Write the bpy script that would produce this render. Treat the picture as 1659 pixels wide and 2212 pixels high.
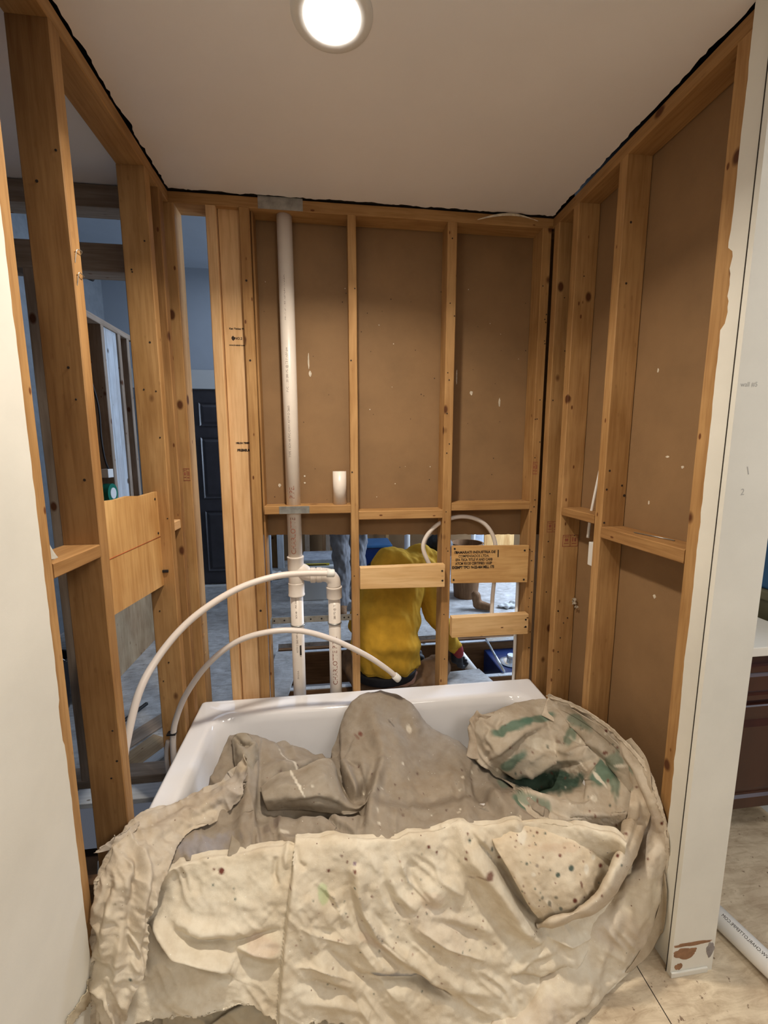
import bpy, bmesh, math, random
import numpy as np
from mathutils import Vector, Matrix, noise
random.seed(7)
for o in list(bpy.data.objects): bpy.data.objects.remove(o)
SC = bpy.context.scene
COL = SC.collection

# ---------------------------------------------------------------- camera
CX, CY, CZ, PITCH, YAW, ROLL, FPX = 0.5838, -1.809, 1.4657, 0.1421, 0.1264, -0.0013, 906.8863
def cam_axes():
    cp, sp, cy, sy = math.cos(PITCH), math.sin(PITCH), math.cos(YAW), math.sin(YAW)
    f = Vector((sy*cp, cy*cp, -sp)); r = Vector((cy, -sy, 0)); u = r.cross(f)
    return (math.cos(ROLL)*r+math.sin(ROLL)*u, -math.sin(ROLL)*r+math.cos(ROLL)*u, f)
RGT, UPV, FWD = cam_axes()
cd = bpy.data.cameras.new('camera'); cam = bpy.data.objects.new('camera', cd); COL.objects.link(cam)
cd.sensor_fit = 'HORIZONTAL'; cd.sensor_width = 36; cd.lens = FPX/1659*36; cd.clip_start = .02
mm = Matrix((RGT, UPV, -FWD)).transposed().to_4x4(); mm.translation = (CX, CY, CZ); cam.matrix_world = mm
SC.camera = cam
SC.view_settings.view_transform = 'Standard'; SC.view_settings.look = 'None'
SC.view_settings.gamma = 1; SC.view_settings.use_curve_mapping = False
SC.view_settings.exposure = 0.14

# ---------------------------------------------------------------- world and large lights
w = bpy.data.worlds.new('world'); SC.world = w; w.use_nodes = True
w.node_tree.nodes['Background'].inputs[0].default_value = (0.72, 0.78, 0.95, 1)
w.node_tree.nodes['Background'].inputs[1].default_value = 0.095
def area(name, loc, target, size, power, col, sy=None):
    l = bpy.data.lights.new(name, 'AREA'); l.energy = power; l.color = col; l.size = size
    if sy: l.shape = 'RECTANGLE'; l.size_y = sy
    o = bpy.data.objects.new(name, l); COL.objects.link(o); o.location = loc
    o.rotation_euler = (Vector(target)-Vector(loc)).to_track_quat('-Z', 'Y').to_euler(); return o
area('room_light_behind', (1.3, -3.0, 2.41), (1.3, -3.0, 0), .9, 28, (1, .93, .84))
area('room_light_left', (0.3, -3.9, 2.41), (0.3, -3.9, 0), .5, 6, (1, .93, .84))
area('vanity_light', (2.3, -1.6, 2.41), (2.3, -1.6, 0), .3, 9, (1, .95, .88))
area('far_room_window', (3.6, 2.0, 1.6), (0.4, 2.0, .3), 1.3, 120, (.64, .78, 1), 1.3)
area('far_room_skylight', (-.2, 1.7, 3.2), (-.2, 1.8, 0), 1.2, 10, (.68, .80, 1))
area('vanity_room_window', (3.6, -1.4, 1.9), (1.6, -.8, 1.6), .9, 7, (.72, .85, 1))

# ---------------------------------------------------------------- helpers
def at(px, py, Y):
    d = FWD + RGT*((px-829.5)/FPX) - UPV*((py-1106)/FPX)
    t = (Y-CY)/d.y; return Vector((CX, CY, CZ)) + d*t
def atz(px, py, Z):
    d = FWD + RGT*((px-829.5)/FPX) - UPV*((py-1106)/FPX)
    t = (Z-CZ)/d.z; return Vector((CX, CY, CZ)) + d*t
def link(name, me, m=None, parent=None):
    o = bpy.data.objects.new(name, me); COL.objects.link(o)
    if m: me.materials.append(m)
    if parent: o.parent = parent
    return o
def tag(o, label, cat=None, group=None):
    o['label'] = label
    if cat: o['category'] = cat
    if group: o['group'] = group
    return o
def struct(o): o['kind'] = 'structure'; return o
def thing(name, loc, label, cat, group=None, rz=0):
    o = bpy.data.objects.new(name, None); COL.objects.link(o); o.location = loc; o.rotation_euler.z = rz
    o.empty_display_size = .05
    return tag(o, label, cat, group)
def from_bm(name, bm, m=None, parent=None, smooth=False):
    me = bpy.data.meshes.new(name); bm.to_mesh(me); bm.free()
    if smooth:
        for p in me.polygons: p.use_smooth = True
    return link(name, me, m, parent)
def local(o, parent):
    """world-coordinate mesh -> child of parent without moving it"""
    o.parent = parent; o.matrix_parent_inverse = (Matrix.Translation(parent.location) @ parent.rotation_euler.to_matrix().to_4x4()).inverted(); return o
def bxadd(bm, a, b, bev=0.0):
    r = bmesh.ops.create_cube(bm, size=1)
    c = [(a[i]+b[i])/2 for i in range(3)]; s = [abs(b[i]-a[i]) for i in range(3)]
    for v in r['verts']: v.co = Vector((v.co.x*s[0]+c[0], v.co.y*s[1]+c[1], v.co.z*s[2]+c[2]))
    if bev > 0:
        es = list({e for v in r['verts'] for e in v.link_edges})
        bmesh.ops.bevel(bm, geom=es, offset=min(bev, min(s)*.45), segments=2, affect='EDGES', profile=.6)
def box(name, a, b, m, bev=0.002, parent=None):
    """axis aligned box, origin at its centre"""
    c = Vector([(a[i]+b[i])/2 for i in range(3)]); s = Vector([abs(b[i]-a[i]) for i in range(3)])
    bm = bmesh.new(); bxadd(bm, -s/2, s/2, bev)
    o = from_bm(name, bm, m)
    o.location = c
    if parent: local(o, parent)
    return o
def beam(name, a, b, m, axis=2, bev=.0025, rough=.0012, parent=None):
    """lumber: local Z runs along the grain, faces subdivided with slight waviness"""
    c = Vector([(a[i]+b[i])/2 for i in range(3)]); s = [abs(b[i]-a[i]) for i in range(3)]
    L = s[axis]
    if axis == 2: R = Matrix.Identity(3); d = (s[0], s[1])
    elif axis == 0: R = Matrix(((0, 0, 1), (1, 0, 0), (0, 1, 0))); d = (s[1], s[2])
    else: R = Matrix(((1, 0, 0), (0, 0, 1), (0, -1, 0))); d = (s[0], s[2])
    bm = bmesh.new(); n = max(2, int(L/.12))
    q = bev; hx, hy = d[0]/2, d[1]/2
    prof = [(-hx+q, -hy), (hx-q, -hy), (hx, -hy+q), (hx, hy-q), (hx-q, hy), (-hx+q, hy), (-hx, hy-q), (-hx, -hy+q)]
    sd = random.random()*100; rings = []
    for i in range(n+1):
        z = -L/2+L*i/n
        ox = (noise.noise(Vector((sd, z*2.5, 0)))*rough) if 0 < i < n else 0
        oy = (noise.noise(Vector((sd, z*2.5, 9)))*rough) if 0 < i < n else 0
        rings.append([bm.verts.new((p[0]+ox, p[1]+oy, z)) for p in prof])
    for i in range(n):
        for k in range(8): bm.faces.new((rings[i][k], rings[i][(k+1) % 8], rings[i+1][(k+1) % 8], rings[i+1][k]))
    bm.faces.new(rings[0][::-1]); bm.faces.new(rings[-1])
    bmesh.ops.recalc_face_normals(bm, faces=bm.faces)
    o = from_bm(name, bm, m); mw = R.to_4x4(); mw.translation = c; o.matrix_world = mw
    if parent: local(o, parent)
    return o
def tube_bm(bm, pts, r, seg=12, cap=True, radii=None):
    pts = [Vector(p) for p in pts]; rings = []
    up = Vector((0, 0, 1)); prev = None
    for i, p in enumerate(pts):
        t = (pts[min(i+1, len(pts)-1)]-pts[max(i-1, 0)]).normalized()
        if prev is None:
            a = t.orthogonal().normalized()
        else:
            a = (prev-t*prev.dot(t)).normalized()
        prev = a; b = t.cross(a); rr = radii[i] if radii else r
        rings.append([bm.verts.new(p+(a*math.cos(2*math.pi*k/seg)+b*math.sin(2*math.pi*k/seg))*rr) for k in range(seg)])
    for i in range(len(rings)-1):
        for k in range(seg): bm.faces.new((rings[i][k], rings[i][(k+1) % seg], rings[i+1][(k+1) % seg], rings[i+1][k]))
    if cap: bm.faces.new(rings[0][::-1]); bm.faces.new(rings[-1])
def spline(pts, n=10):
    pts = [Vector(p) for p in pts]; P = [pts[0]*2-pts[1]]+pts+[pts[-1]*2-pts[-2]]; out = []
    for i in range(1, len(P)-2):
        for k in range(n):
            t = k/n; a, b, c, d = P[i-1], P[i], P[i+1], P[i+2]
            out.append(.5*((2*b)+(c-a)*t+(2*a-5*b+4*c-d)*t*t+(3*b-a-3*c+d)*t**3))
    out.append(pts[-1]); return out
def tube(name, pts, r, m, seg=12, n=8, parent=None, radii=None, smooth_pts=True):
    bm = bmesh.new(); P = spline(pts, n) if smooth_pts and len(pts) > 2 else pts
    if radii and smooth_pts: radii = [v.x for v in spline([(q, 0, 0) for q in radii], n)]
    tube_bm(bm, P, r, seg, True, radii)
    bmesh.ops.recalc_face_normals(bm, faces=bm.faces)
    o = from_bm(name, bm, m, None, True)
    if parent: local(o, parent)
    return o
def lathe(name, prof, c, m, axis=2, seg=32, parent=None):
    bm = bmesh.new(); rings = []
    for r, h in prof:
        ring = []
        for k in range(seg):
            a = 2*math.pi*k/seg; p = [r*math.cos(a), r*math.sin(a), h]
            if axis == 0: p = [p[2], p[0], p[1]]
            if axis == 1: p = [p[1], p[2], p[0]]
            ring.append(bm.verts.new((p[0]+c[0], p[1]+c[1], p[2]+c[2])))
        rings.append(ring)
    for i in range(len(rings)-1):
        for k in range(seg): bm.faces.new((rings[i][k], rings[i][(k+1) % seg], rings[i+1][(k+1) % seg], rings[i+1][k]))
    bm.faces.new(rings[0][::-1]); bm.faces.new(rings[-1])
    bmesh.ops.recalc_face_normals(bm, faces=bm.faces)
    o = from_bm(name, bm, m)
    for p in o.data.polygons: p.use_smooth = len(p.vertices) == 4
    try: o.data.set_sharp_from_angle(angle=math.radians(40))
    except Exception: pass
    if parent: local(o, parent)
    return o

# ---------------------------------------------------------------- materials
def nt(name):
    m = bpy.data.materials.new(name); m.use_nodes = True; t = m.node_tree
    return m, t, t.nodes['Principled BSDF']
def N(t, typ, **k):
    n = t.nodes.new(typ)
    for a, b in k.items(): setattr(n, a, b)
    return n
def ramp(t, fac, stops):
    r = N(t, 'ShaderNodeValToRGB'); e = r.color_ramp.elements
    while len(e) < len(stops): e.new(.5)
    for i, (p, c) in enumerate(stops): e[i].position = p; e[i].color = (*c, 1)
    t.links.new(fac, r.inputs[0]); return r.outputs[0]
def coords(t, scale=(1, 1, 1), rnd=True):
    tc = N(t, 'ShaderNodeTexCoord'); mp = N(t, 'ShaderNodeMapping'); mp.inputs['Scale'].default_value = scale
    t.links.new(tc.outputs['Object'], mp.inputs[0])
    if rnd:
        oi = N(t, 'ShaderNodeObjectInfo'); mu = N(t, 'ShaderNodeMath', operation='MULTIPLY'); mu.inputs[1].default_value = 37
        t.links.new(oi.outputs['Random'], mu.inputs[0]); cb = N(t, 'ShaderNodeCombineXYZ')
        for i in range(3): t.links.new(mu.outputs[0], cb.inputs[i])
        t.links.new(cb.outputs[0], mp.inputs['Location'])
    return mp.outputs[0]
def noi(t, vec, scale, detail=4, rough=.55, dist=0):
    n = N(t, 'ShaderNodeTexNoise'); n.inputs['Scale'].default_value = scale; n.inputs['Detail'].default_value = detail
    n.inputs['Roughness'].default_value = rough; n.inputs['Distortion'].default_value = dist
    t.links.new(vec, n.inputs['Vector']); return n.outputs['Fac']
def mixc(t, fac, a, b, mode='MIX'):
    m = N(t, 'ShaderNodeMixRGB', blend_type=mode)
    for s, v in ((m.inputs[0], fac), (m.inputs[1], a), (m.inputs[2], b)):
        if isinstance(v, (int, float)): s.default_value = v
        elif isinstance(v, tuple): s.default_value = (*v, 1)
        else: t.links.new(v, s)
    return m.outputs[0]
def bump(t, bs, h, strength=.3, dist=.002):
    b = N(t, 'ShaderNodeBump'); b.inputs['Strength'].default_value = strength; b.inputs['Distance'].default_value = dist
    t.links.new(h, b.inputs['Height']); t.links.new(b.outputs[0], bs.inputs['Normal'])
def wood(name, light, dark, knotted=True, rough=.65, knot=(.10, .035, .012), tone=.3):
    m, t, bs = nt(name)
    v = coords(t, (1, 1, .06)); g = noi(t, v, 90, 4, .6, .4); v2 = coords(t, (1, 1, .25)); b = noi(t, v2, 9, 3, .5, .8)
    v3 = coords(t, (1, 1, 1)); bl = noi(t, v3, 5, 3, .5)
    c = ramp(t, b, [(.3, dark), (.62, light)])
    c = mixc(t, .32, c, ramp(t, g, [(.35, tuple(x*.72 for x in light)), (.6, (1, 1, 1))]), 'MULTIPLY')
    c = mixc(t, tone, c, ramp(t, bl, [(.35, (.62, .5, .42)), (.6, (1.0, 1.0, 1.0))]), 'MULTIPLY')
    h = g
    if knotted:
        vo = N(t, 'ShaderNodeTexVoronoi'); vo.inputs['Scale'].default_value = 1.0
        t.links.new(coords(t, (11, 11, 7)), vo.inputs['Vector'])
        k1 = ramp(t, vo.outputs['Distance'], [(.10, (1, 1, 1)), (.17, (0, 0, 0))])
        sp = N(t, 'ShaderNodeSeparateColor'); t.links.new(vo.outputs['Color'], sp.inputs[0])
        k2 = ramp(t, sp.outputs[0], [(.56, (0, 0, 0)), (.60, (1, 1, 1))])
        c = mixc(t, mixc(t, 1.0, k1, k2, 'MULTIPLY'), c, knot)
        vo2 = N(t, 'ShaderNodeTexVoronoi'); vo2.inputs['Scale'].default_value = 1.0
        t.links.new(coords(t, (26, 26, 12)), vo2.inputs['Vector'])
        k1 = ramp(t, vo2.outputs['Distance'], [(.07, (1, 1, 1)), (.12, (0, 0, 0))])
        sp = N(t, 'ShaderNodeSeparateColor'); t.links.new(vo2.outputs['Color'], sp.inputs[0])
        k2 = ramp(t, sp.outputs[1], [(.58, (0, 0, 0)), (.62, (1, 1, 1))])
        c = mixc(t, mixc(t, .8, k1, k2, 'MULTIPLY'), c, tuple(x*1.4 for x in knot))
    t.links.new(c, bs.inputs['Base Color']); bs.inputs['Roughness'].default_value = rough
    bs.inputs['Specular IOR Level'].default_value = .25
    bump(t, bs, h, .2, .0012); return m
def plain(name, col, rough=.6, metal=0, spec=.4, var=.12, nscale=14, bmp=0, bscale=120, vscale=(1, 1, 1)):
    m, t, bs = nt(name)
    v = coords(t, vscale); n = noi(t, v, nscale, 5, .6)
    c = ramp(t, n, [(.3, tuple(max(0, x*(1-var)) for x in col)), (.7, tuple(min(1, x*(1+var*.6)) for x in col))])
    t.links.new(c, bs.inputs['Base Color']); bs.inputs['Roughness'].default_value = rough
    bs.inputs['Metallic'].default_value = metal; bs.inputs['Specular IOR Level'].default_value = spec
    if bmp: bump(t, bs, noi(t, v, bscale, 3), bmp, .002)
    return m
M = {}
M['stud'] = wood('aged_pine', (.51, .30, .125), (.40, .22, .08))
M['stud2'] = wood('aged_pine_dark', (.42, .235, .092), (.32, .165, .058))
M['fresh'] = wood('fresh_pine', (.78, .52, .28), (.70, .44, .21), False, tone=.15)
M['block'] = wood('fresh_pine_block', (.84, .58, .30), (.72, .45, .20), True, tone=.1)
M['grey_wood'] = wood('grey_dusty_pine', (.40, .32, .25), (.28, .21, .15))
M['white_wood'] = wood('white_washed_board', (.62, .66, .70), (.50, .53, .56), True, tone=.3, knot=(.12, .1, .09))
M['ply'] = wood('plywood_face', (.74, .47, .20), (.56, .31, .11), False, tone=.35)
M['ply_dull'] = wood('dull_plywood', (.45, .33, .20), (.33, .23, .13), True, tone=.5)
M['kraft'] = plain('brown_drywall_paper', (.262, .152, .069), .75, var=.12, nscale=6, bmp=.15, bscale=300)
M['ceiling'] = plain('ceiling_paint', (.88, .85, .84), .9, var=.03, nscale=3, bmp=.08, bscale=500, spec=.1)
M['cream'] = plain('cream_painted_drywall', (.76, .74, .67), .7, var=.07, nscale=4, bmp=.05, bscale=300, spec=.25)
M['gypsum'] = plain('torn_gypsum_paper', (.70, .62, .50), .95, var=.35, nscale=60, bmp=.6, bscale=200)
M['blue_wall'] = plain('grey_blue_wall', (.38, .42, .47), .8, var=.05, nscale=3)
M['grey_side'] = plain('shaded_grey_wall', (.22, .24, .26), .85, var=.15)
M['grey_wall'] = plain('pale_grey_wall', (.55, .56, .55), .8, var=.05, nscale=3)
M['dark'] = plain('dark_cavity', (.03, .022, .016), .9, var=.3)
M['tub'] = plain('white_acrylic', (.84, .83, .84), .09, var=.02, nscale=4, spec=.6)
M['pvc'] = plain('white_pvc', (.80, .72, .64), .35, var=.05, nscale=12, spec=.5)
M['pvc_white'] = plain('clean_white_pvc', (.86, .84, .80), .3, var=.03, nscale=12, spec=.5)
M['galv'] = plain('galvanised_steel', (.42, .42, .40), .42, metal=.85, var=.3, nscale=30)
M['chrome'] = plain('brushed_nickel', (.75, .73, .70), .25, metal=1, var=.05)
M['black'] = plain('black_rubber', (.015, .015, .017), .5)
M['black_ink'] = plain('black_stamp_ink', (.035, .022, .015), .8, var=.4, nscale=400)
M['red_ink'] = plain('red_brown_print', (.30, .09, .05), .7, var=.3, nscale=300)
M['grey_ink'] = plain('grey_print', (.25, .19, .16), .7, var=.3, nscale=300)
M['white_plastic'] = plain('white_plastic', (.78, .77, .74), .4, var=.03)
M['cherry'] = plain('dark_cherry_wood', (.055, .017, .010), .32, var=.35, nscale=8, spec=.6, vscale=(1, 1, .15))
M['counter'] = plain('white_countertop', (.88, .84, .76), .3, var=.02)
M['door'] = plain('dark_stained_door', (.045, .042, .048), .35, var=.25, nscale=8, spec=.5)
M['green_tape'] = plain('green_plastic', (.0, .16, .10), .45)
M['navy'] = plain('navy_plastic', (.012, .03, .12), .35, var=.2)
M['blue'] = plain('blue_plastic', (.035, .12, .26), .4, var=.15)
M['olive'] = plain('olive_plastic', (.17, .15, .085), .5, var=.15)
M['yellow'] = plain('mustard_cotton', (.60, .335, .035), .9, var=.22, nscale=10, bmp=.25, bscale=260, spec=.1)
M['tan_cloth'] = plain('brown_canvas_trousers', (.17, .10, .055), .9, var=.25, nscale=10, bmp=.3, bscale=300, spec=.1)
M['grey_denim'] = plain('grey_denim', (.20, .20, .21), .9, var=.3, nscale=9, bmp=.3, bscale=250, spec=.1)
M['skin'] = plain('skin', (.42, .22, .14), .55, var=.1)
M['hair'] = plain('black_hair', (.010, .008, .008), .6, var=.4, nscale=60, bmp=.5, bscale=200)
M['glove_red'] = plain('red_knit_glove', (.30, .03, .03), .8, var=.25, nscale=40)
M['glove_black'] = plain('black_glove', (.015, .013, .014), .6, var=.2)
M['soil'] = plain('dark_crawlspace', (.05, .03, .02), .95, var=.4)
M['joist'] = wood('dark_joist', (.26, .14, .065), (.17, .085, .035), False)
M['clear'] = plain('grey_plastic_sheet', (.42, .46, .52), .25, var=.35, nscale=10)
M['yellow_tool'] = plain('yellow_tool_paint', (.55, .42, .04), .4)
M['silver'] = plain('silver_plate', (.7, .75, .8), .2, metal=.7)
def mat_pex():
    m, t, bs = nt('milky_pex'); bs.inputs['Base Color'].default_value = (.84, .76, .70, 1)
    bs.inputs['Roughness'].default_value = .35; bs.inputs['Transmission Weight'].default_value = .12
    bs.inputs['Subsurface Weight'].default_value = .0; return m
M['pex'] = mat_pex()
def mat_emit(name, col, s):
    m, t, bs = nt(name); bs.inputs['Emission Color'].default_value = (*col, 1); bs.inputs['Emission Strength'].default_value = s
    bs.inputs['Base Color'].default_value = (*col, 1); return m
def mat_floor(name, a, b, spk, scale=7, seamx=None):
    m, t, bs = nt(name); v = coords(t, (1, 1, 1), False)
    n1 = noi(t, v, scale, 8, .65, .6); v2 = coords(t, (.35, 1.6, 1), False); n2 = noi(t, v2, 30, 5, .7, .8); n3 = noi(t, v, 55, 3, .6)
    c = ramp(t, n1, [(.32, a), (.66, b)])
    c = mixc(t, .75, c, ramp(t, n2, [(.33, tuple(x for x in (.62, .57, .52))), (.58, (1, 1, 1))]), 'MULTIPLY')
    c = mixc(t, ramp(t, n3, [(.28, (1, 1, 1)), (.34, (0, 0, 0))]), c, spk)
    t.links.new(c, bs.inputs['Base Color']); bs.inputs['Roughness'].default_value = .7; bs.inputs['Specular IOR Level'].default_value = .25
    bump(t, bs, n2, .25, .003); return m
M['floor'] = mat_floor('dusty_plywood_subfloor', (.50, .39, .27), (.74, .63, .46), (.22, .15, .10))
M['floor_far'] = mat_floor('grey_dusty_subfloor', (.37, .36, .35), (.60, .60, .59), (.16, .15, .14), 9)
def mat_canvas():
    m, t, bs = nt('paint_spattered_canvas')
    at_ = N(t, 'ShaderNodeVertexColor', layer_name='stain_shade'); v = coords(t, (1, 1, 1), False)
    n1 = noi(t, v, 6, 6, .6, .5); n2 = noi(t, v, 28, 5, .6); n3 = noi(t, v, 900, 2, .5)
    c = mixc(t, .55, at_.outputs[0], ramp(t, n1, [(.34, (.74, .66, .56)), (.62, (1, 1, 1))]), 'MULTIPLY')
    c = mixc(t, .4, c, ramp(t, n2, [(.35, (.75, .68, .60)), (.6, (1, 1, 1))]), 'MULTIPLY')
    # scattered fine paint flecks
    for sc, th, colr, ch in ((70, .09, (.20, .12, .09), .95), (95, .08, (.80, .78, .70), .93), (45, .07, (.22, .20, .17), .965)):
        vo = N(t, 'ShaderNodeTexVoronoi'); vo.inputs['Scale'].default_value = sc; t.links.new(v, vo.inputs['Vector'])
        k1 = ramp(t, vo.outputs['Distance'], [(th, (1, 1, 1)), (th+.05, (0, 0, 0))])
        sp = N(t, 'ShaderNodeSeparateColor'); t.links.new(vo.outputs['Color'], sp.inputs[0])
        k2 = ramp(t, sp.outputs[0], [(ch, (0, 0, 0)), (ch+.02, (1, 1, 1))])
        c = mixc(t, mixc(t, 1.0, k1, k2, 'MULTIPLY'), c, colr)
    t.links.new(c, bs.inputs['Base Color']); bs.inputs['Roughness'].default_value = .93; bs.inputs['Specular IOR Level'].default_value = .1
    ad = N(t, 'ShaderNodeMath', operation='ADD'); w1 = N(t, 'ShaderNodeMath', operation='MULTIPLY'); w1.inputs[1].default_value = .12
    t.links.new(n3, w1.inputs[0]); t.links.new(w1.outputs[0], ad.inputs[0]); t.links.new(n2, ad.inputs[1])
    bump(t, bs, ad.outputs[0], .45, .006)
    return m
M['canvas'] = mat_canvas()

# ================================================================ SETTING
H = 2.44
def plane_box(name, a, b, m): return struct(box(name, a, b, m, 0))
# floors: near floor, tub bay, far room with the cut-out trench, left room
plane_box('floor', (-.089, -4.2, -.03), (3.8, -.0, 0), M['floor'])
plane_box('floor_left_gap', (-1.7, -1.7, -.32), (-.089, -.0, -.3), M['soil'])
struct(box('trim_floor_seam', (1.4300, -4.0, 0.0), (1.4325, -.78, .0004), M['dark'], 0))
plane_box('floor_far', (-1.6, 1.33, -.03), (3.8, 4.0, 0), M['floor_far'])
plane_box('floor_left', (-1.6, 0.0, -.03), (.16, 1.33, 0), M['floor_far'])
plane_box('floor_right', (2.25, 0.0, -.03), (3.8, 1.33, 0), M['floor_far'])
plane_box('floor_crawlspace', (.0, -.02, -.62), (2.4, 1.4, -.6), M['soil'])

# ceilings
def jag(pts, amp, step=.012):
    out = []
    for i in range(len(pts)):
        a = Vector(pts[i]); b = Vector(pts[(i+1) % len(pts)]); n = max(1, int((b-a).length/step))
        for k in range(n):
            p = a+(b-a)*k/n; f = amp if k else 0
            out.append((p.x+noise.noise(p*60)*f+noise.noise(p*14)*f*1.2, p.y+noise.noise(p*60+Vector((7, 3, 0)))*f+noise.noise(p*14+Vector((7, 3, 1)))*f*1.2))
    return out
def slab_poly(name, pts, z0, z1, m):
    bm = bmesh.new(); vs = [bm.verts.new((x, y, z0)) for x, y in pts]; f = bm.faces.new(vs)
    r = bmesh.ops.extrude_face_region(bm, geom=[f])
    for v in r['geom']:
        if isinstance(v, bmesh.types.BMVert): v.co.z = z1
    bmesh.ops.recalc_face_normals(bm, faces=bm.faces); return from_bm(name, bm, m)
ce = jag([(.006, -.95, 0), (.006, -.006, 0), (1.524, -.006, 0), (1.524, -.95, 0)], .006)
ce = [p for p in ce if p[1] > -.949] 
struct(slab_poly('ceiling', ce+[(3.8, -.96), (3.8, -4.2), (-.3, -4.2), (-.3, -.96), (.006, -.955)], H-.002, H+.011, M['ceiling']))
plane_box('ceiling_left', (-1.6, -1.6, H-.0), (-.092, .02, H+.012), M['ceiling'])
plane_box('ceiling_right', (1.63, -.96, H), (3.8, .1, H+.012), M['ceiling'])
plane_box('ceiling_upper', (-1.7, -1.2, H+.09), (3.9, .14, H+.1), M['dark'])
plane_box('ceiling_far', (-1.7, .1, 3.3), (3.9, 4.1, 3.32), M['blue_wall'])
plane_box('ceiling_gap_blocker', (-.09, .001, H+.0), (1.62, .088, H+.09), M['dark'])  # dark block added to keep far-room light out of the ceiling gap
# far walls
plane_box('wall_far', (-1.7, 3.9, -.1), (3.9, 4.0, 3.3), M['kraft'])
plane_box('wall_entry', (-1.7, 2.92, 2.12), (-.10, 3.0, 3.3), M['blue_wall'])
plane_box('wall_entry_side', (-.44, 2.92, 0), (-.10, 3.0, 2.12), M['blue_wall'])
struct(box('trim_header_band', (-1.7, 2.905, 2.12), (-.1, 2.92, 2.31), M['grey_wall'], 0))
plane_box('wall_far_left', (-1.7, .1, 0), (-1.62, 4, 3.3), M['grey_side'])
plane_box('wall_left_room', (-1.7, -1.6, -.3), (-1.62, .1, H), M['blue_wall'])
plane_box('wall_left_room_front', (-1.7, -1.68, 0), (-.1, -1.6, H), M['blue_wall'])
plane_box('wall_far_right', (3.8, .1, 0), (3.9, 4, 3.3), M['grey_wall'])

# left wall of painted drywall beside the camera, its broken edge at the first stud
def board_edge(name, pts_yz, x0, x1, m):
    bm = bmesh.new(); vs = [bm.verts.new((x0, y, z)) for y, z in pts_yz]; f = bm.faces.new(vs)
    r = bmesh.ops.extrude_face_region(bm, geom=[f])
    for v in r['geom']:
        if isinstance(v, bmesh.types.BMVert): v.co.x = x1
    bmesh.ops.recalc_face_normals(bm, faces=bm.faces); return from_bm(name, bm, m)
edge = []
for i in range(160):
    z = 2.05*i/159; y = -.917+.0016*noise.noise(Vector((z*30, 0, 0)))+.0022*noise.noise(Vector((z*6, 3, 0)))
    if .86 < z < .95: y -= .004
    edge.append((y, z))
struct(board_edge('wall_left', edge+[(-.92, 2.06), (-.93, 2.2), (-.94, H), (-4.2, H), (-4.2, 0)], .0, .013, M['cream']))
struct(box('wall_left_back', (-.10, -4.2, 0), (-.089, -.90, H), M['cream'], 0))
# front skin, right side return and brown paper-backed boards
plane_box('wall_right_pillar', (1.506, -.932, .0), (1.6375, -.919, H-.002), M['cream'])
re_ = []
for i in range(200):
    z = H*i/199; e = -.862+.0022*noise.noise(Vector((z*30, 5, 0)))+.004*noise.noise(Vector((z*5, 5, 0)))
    if 1.76 < z < 1.93: e += -.012-.006*noise.noise(Vector((z*50, 1, 0)))
    re_.append((e, z))
struct(board_edge('wall_right_return', [(-.9185, 0)]+re_+[(-.9185, H-.003)], 1.517, 1.5295, M['cream']))
struct(board_edge('wall_right', [(-.9185, 0), (-.9185, H), (.18, H), (.18, 0)], 1.6195, 1.632, M['kraft']))
struct(board_edge('wall_right_outer', [(-.9185, 0), (-.9185, H), (.18, H), (.18, 0)], 1.632, 1.6375, M['cream']))
bm = bmesh.new(); pts = [(.255, 2.44), (1.6185, 2.44)]
n = 160
low = [(1.6185-(1.6185-.30)*i/n, 1.066+.033*i/n+.0035*noise.noise(Vector((i*.5, 0, 0)))+.003*noise.noise(Vector((i*.11, 4, 0)))) for i in range(n+1)]
vs = [bm.verts.new((x, .0895, z)) for x, z in pts+low+[(.255, 1.10)]]; f = bm.faces.new(vs)
r = bmesh.ops.extrude_face_region(bm, geom=[f])
for v in r['geom']:
    if isinstance(v, bmesh.types.BMVert): v.co.y = .102
bmesh.ops.recalc_face_normals(bm, faces=bm.faces)
struct(from_bm('wall_back', bm, M['kraft']))
plane_box('wall_vanity_back', (1.6375, .0, 0), (3.8, .08, H), M['grey_wall'])
plane_box('wall_vanity_right', (2.335, -.64, 0), (2.42, .0, .001), M['grey_wall'])
struct(box('trim_corner_crack', (1.5043, -.9196, 0), (1.5062, -.9182, H-.003), M['dark'], 0))
# peeling patches at the pillar foot
def blob(name, c, ax, ay, nrm_y, m, seed, parent=None, th=.0012):
    bm = bmesh.new(); n = 40; vs = []
    for k in range(n):
        a = 2*math.pi*k/n; rr = 1+.35*noise.noise(Vector((math.cos(a)*1.7+seed, math.sin(a)*1.7, seed)))+.15*noise.noise(Vector((math.cos(a)*5+seed, math.sin(a)*5, seed)))
        vs.append(bm.verts.new((c[0]+ax*rr*math.cos(a), c[1], c[2]+ay*rr*math.sin(a))))
    f = bm.faces.new(vs); r = bmesh.ops.extrude_face_region(bm, geom=[f])
    for v in r['geom']:
        if isinstance(v, bmesh.types.BMVert): v.co.y += nrm_y*th
    bmesh.ops.recalc_face_normals(bm, faces=bm.faces); return from_bm(name, bm, m, parent)
M['rust'] = plain('bare_brown_paper_patch', (.30, .16, .085), .9, var=.3, nscale=30)
M['greypatch'] = plain('grey_scrape', (.30, .27, .26), .9, var=.3, nscale=50)
struct(blob('trim_peel_patch', (1.545, -.932, .072), .036, .018, -1, M['rust'], 3))
struct(blob('trim_peel_strip', (1.562, -.932, .10), .055, .006, -1, M['rust'], 8, th=.0009))
struct(blob('trim_scrape', (1.624, -.932, .07), .012, .022, -1, M['greypatch'], 5))
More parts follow.
